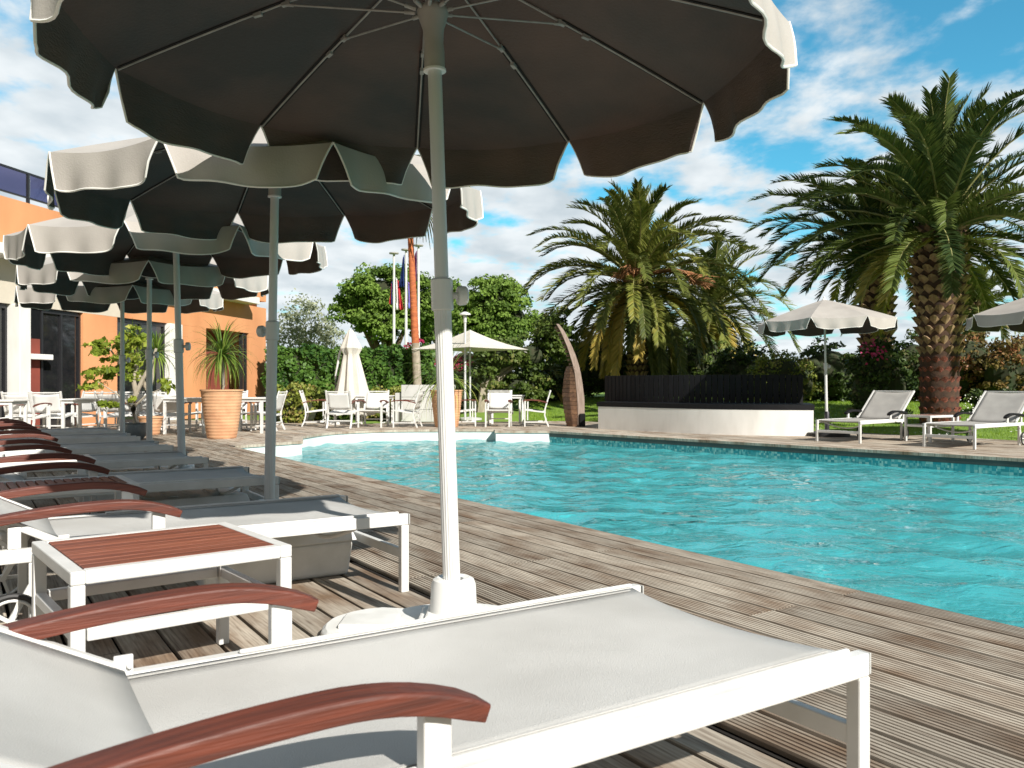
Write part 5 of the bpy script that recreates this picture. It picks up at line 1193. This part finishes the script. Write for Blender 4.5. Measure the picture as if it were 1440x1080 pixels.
# trimmed hedge
def hedge_box(name, x0, x1, y, dep, h, lab, m, ls=.06, dens=900, zb=-.03):
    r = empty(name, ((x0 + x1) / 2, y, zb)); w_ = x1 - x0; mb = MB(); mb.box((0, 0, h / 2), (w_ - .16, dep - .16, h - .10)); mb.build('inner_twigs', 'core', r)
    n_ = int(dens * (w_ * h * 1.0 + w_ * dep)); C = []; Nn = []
    for k in range(n_):
        if random.random() < h / (h + dep): C.append((random.uniform(-w_ / 2, w_ / 2), -dep / 2, random.uniform(0, h))); Nn.append((0, -1, .3))
        else: C.append((random.uniform(-w_ / 2, w_ / 2), random.uniform(-dep / 2, dep / 2), h)); Nn.append((0, 0, 1))
    for sx in (-1, 1):
        for k in range(int(dens * dep * h)): C.append((sx * w_ / 2, random.uniform(-dep / 2, dep / 2), random.uniform(0, h))); Nn.append((sx, 0, .2))
    C = np.array(C); Nn = np.array(Nn, float); wob = 0.07 * np.sin(C[:, 0] * 5 + C[:, 2] * 7) + 0.06 * np.sin(C[:, 0] * 13.7 + 1 + C[:, 2] * 3) + RNG.normal(0, .035, len(C))
    C = C + unit(Nn) * wob[:, None]; t_ = .45 + .25 * np.sin(C[:, 0] * 3.1 + C[:, 2] * 4) + RNG.uniform(-.35, .35, len(C)); quads('foliage', leaf_quads(C, Nn, ls), t_, m, r); return tag(r, lab, 'hedge')
hedge_box('trimmed_hedge', W(382, 26).x, W(606, 26).x, 26, 1.2, 2.0, 'tall trimmed green hedge behind the closed parasol', 'hedge', .085, 520)
def shrub(px, py_top, wpx, D, lab, m, cat='shrub', clusters=60, per=55, crad=.20, ls=.060, core=.72, name='shrub', grp=None, deep=0.0):
    k = D / FPX; x = (px - 720) * k; zb = GZ(x, D); top = H + (HY - py_top) * k; h = top - zb; items = []
    e = [(0, 0, h * .45, wpx * k / 2, wpx * k * .42, h * .55), (wpx * k * .22, -.1, h * .35, wpx * k * .32, wpx * k * .35, h * .45), (-wpx * k * .24, -.1, h * .38, wpx * k * .30, wpx * k * .35, h * .50)]
    r = empty(name, (x, D, zb - .02)); P, T = crown(e, clusters, per, crad, ls, .9, .6); P[:, :, 2] = np.maximum(P[:, :, 2], .005); f = quads('foliage', P, T, m, r)
    if core: hull(e, 'inner_twigs', f, core)
    return tag(r, lab, cat, grp)
shrub(415, 535, 72, 20.2, 'yellow green shrub at the corner of the orange building', 'shrub_y', clusters=70)
shrub(462, 548, 60, 21.5, 'loose green shrub behind the leftmost garden chair', 'shrub_m'); shrub(548, 545, 70, 21.8, 'yellow green shrub right of the closed parasol', 'shrub_y')
shrub(505, 540, 60, 22.8, 'mid green shrub directly behind the closed parasol', 'hedge')
shrub(590, 470, 60, 28.5, 'magenta flowering bush at the foot of the flagpoles', 'bloom', 'flowering bush', clusters=60); shrub(655, 480, 70, 30, 'red flowering bush behind the lamp post', 'bloom', 'flowering bush')
shrub(632, 525, 60, 24, 'dark shrub behind the grey panelled box', 'shrub_d', clusters=70)
shrub(690, 520, 70, 27, 'dark shrub in the shade behind the cream parasol pole', 'shrub_d', clusters=80, per=60)
shrub(760, 515, 90, 26.5, 'dark shrub behind the edge of the lawn, left of the sculpture', 'shrub_d', clusters=90); shrub(842, 452, 90, 27.5, 'tall mixed green shrub between the sculpture and the bushy palm', 'shrub_m', clusters=110)
shrub(800, 480, 80, 28.5, 'tall green shrub directly behind the wooden sculpture', 'hedge', clusters=110)
shrub(920, 470, 90, 26.8, 'dark shrub around the trunk of the bushy palm', 'shrub_d', clusters=110); shrub(985, 455, 90, 27.5, 'dark green shrub behind the middle of the black screen', 'shrub_m', clusters=110)
shrub(1050, 485, 100, 25, 'dark shrub with yellowish leaves behind the black screen', 'shrub_d', clusters=110); shrub(1100, 490, 90, 22.8, 'yellowish speckled shrub right above the end of the black screen', 'shrub_y', clusters=90, ls=.05)
shrub(1165, 478, 100, 23.5, 'dark shrub behind the small beige parasol pole', 'shrub_d', clusters=120); shrub(1235, 476, 80, 18.9, 'dark shrub dotted with pink bloom left of the biggest palm', 'shrub_d', clusters=110)
shrub(1285, 468, 80, 22.8, 'dark shrub directly behind the biggest palm trunk', 'shrub_d', clusters=110); shrub(1365, 462, 90, 21.5, 'russet and green shrub right of the biggest palm trunk', 'shrub_r', clusters=130, ls=.05)
shrub(1430, 470, 100, 20.5, 'russet shrub at the right edge of the photo', 'shrub_r', clusters=130); shrub(1540, 465, 140, 20.5, 'dark shrub beyond the right edge', 'shrub_d', clusters=90)
shrub(1395, 545, 60, 18.4, 'low shrub with white and purple flowers behind the right lounger', 'shrub_d', 'flowering bush', clusters=40, crad=.14, ls=.045)
# dots of blossom, one object each kind
def dots(name, pts, m, s, lab, cat):
    C = np.array(pts); P = leaf_quads(C, np.tile([[0, -1, .6]], (len(C), 1)).astype(float), s, 1.1, .5); o = quads(name, P, RNG.uniform(.6, 1, len(C)), m); o['kind'] = 'stuff'; return tag(o, lab, cat)
dots('pink_blossom', [tuple(W(random.gauss(1226, 10), 17.75 + random.uniform(0, .3), ZY(random.gauss(492, 8), 17.75))) for _ in range(60)], 'bloom', .05, 'pink blossom on the dark shrub left of the biggest palm', 'blossom')
dots('white_blossom', [tuple(W(random.gauss(1388, 16), 17.9 + random.uniform(-.2, .2), ZY(random.gauss(572, 8), 17.9))) for _ in range(110)], 'daisy', .032, 'white daisies on the low shrub behind the right lounger', 'blossom')
r = empty('lily', W(1228, 16.9, GZ(W(1228, 16.9).x, 16.9))); mb = MB(); mb.tube([(0, 0, 0), (.01, 0, .3), (0, 0, .58)], .008, 6); mb.build('stem', 'rachis', r)
mb = MB()
for k in range(5): a = k * 1.256; mb.lathe([(.004, 0), (.03, .05), (.045, .085), (.03, .08), (.0, .02)], 9, c=(.05 * cos(a), .05 * sin(a), .54 + .03 * sin(k * 2)))
mb.build('blossom', 'flag_red', r, smooth=True); tag(r, 'single red flower on a long stem on the lawn', 'flower')
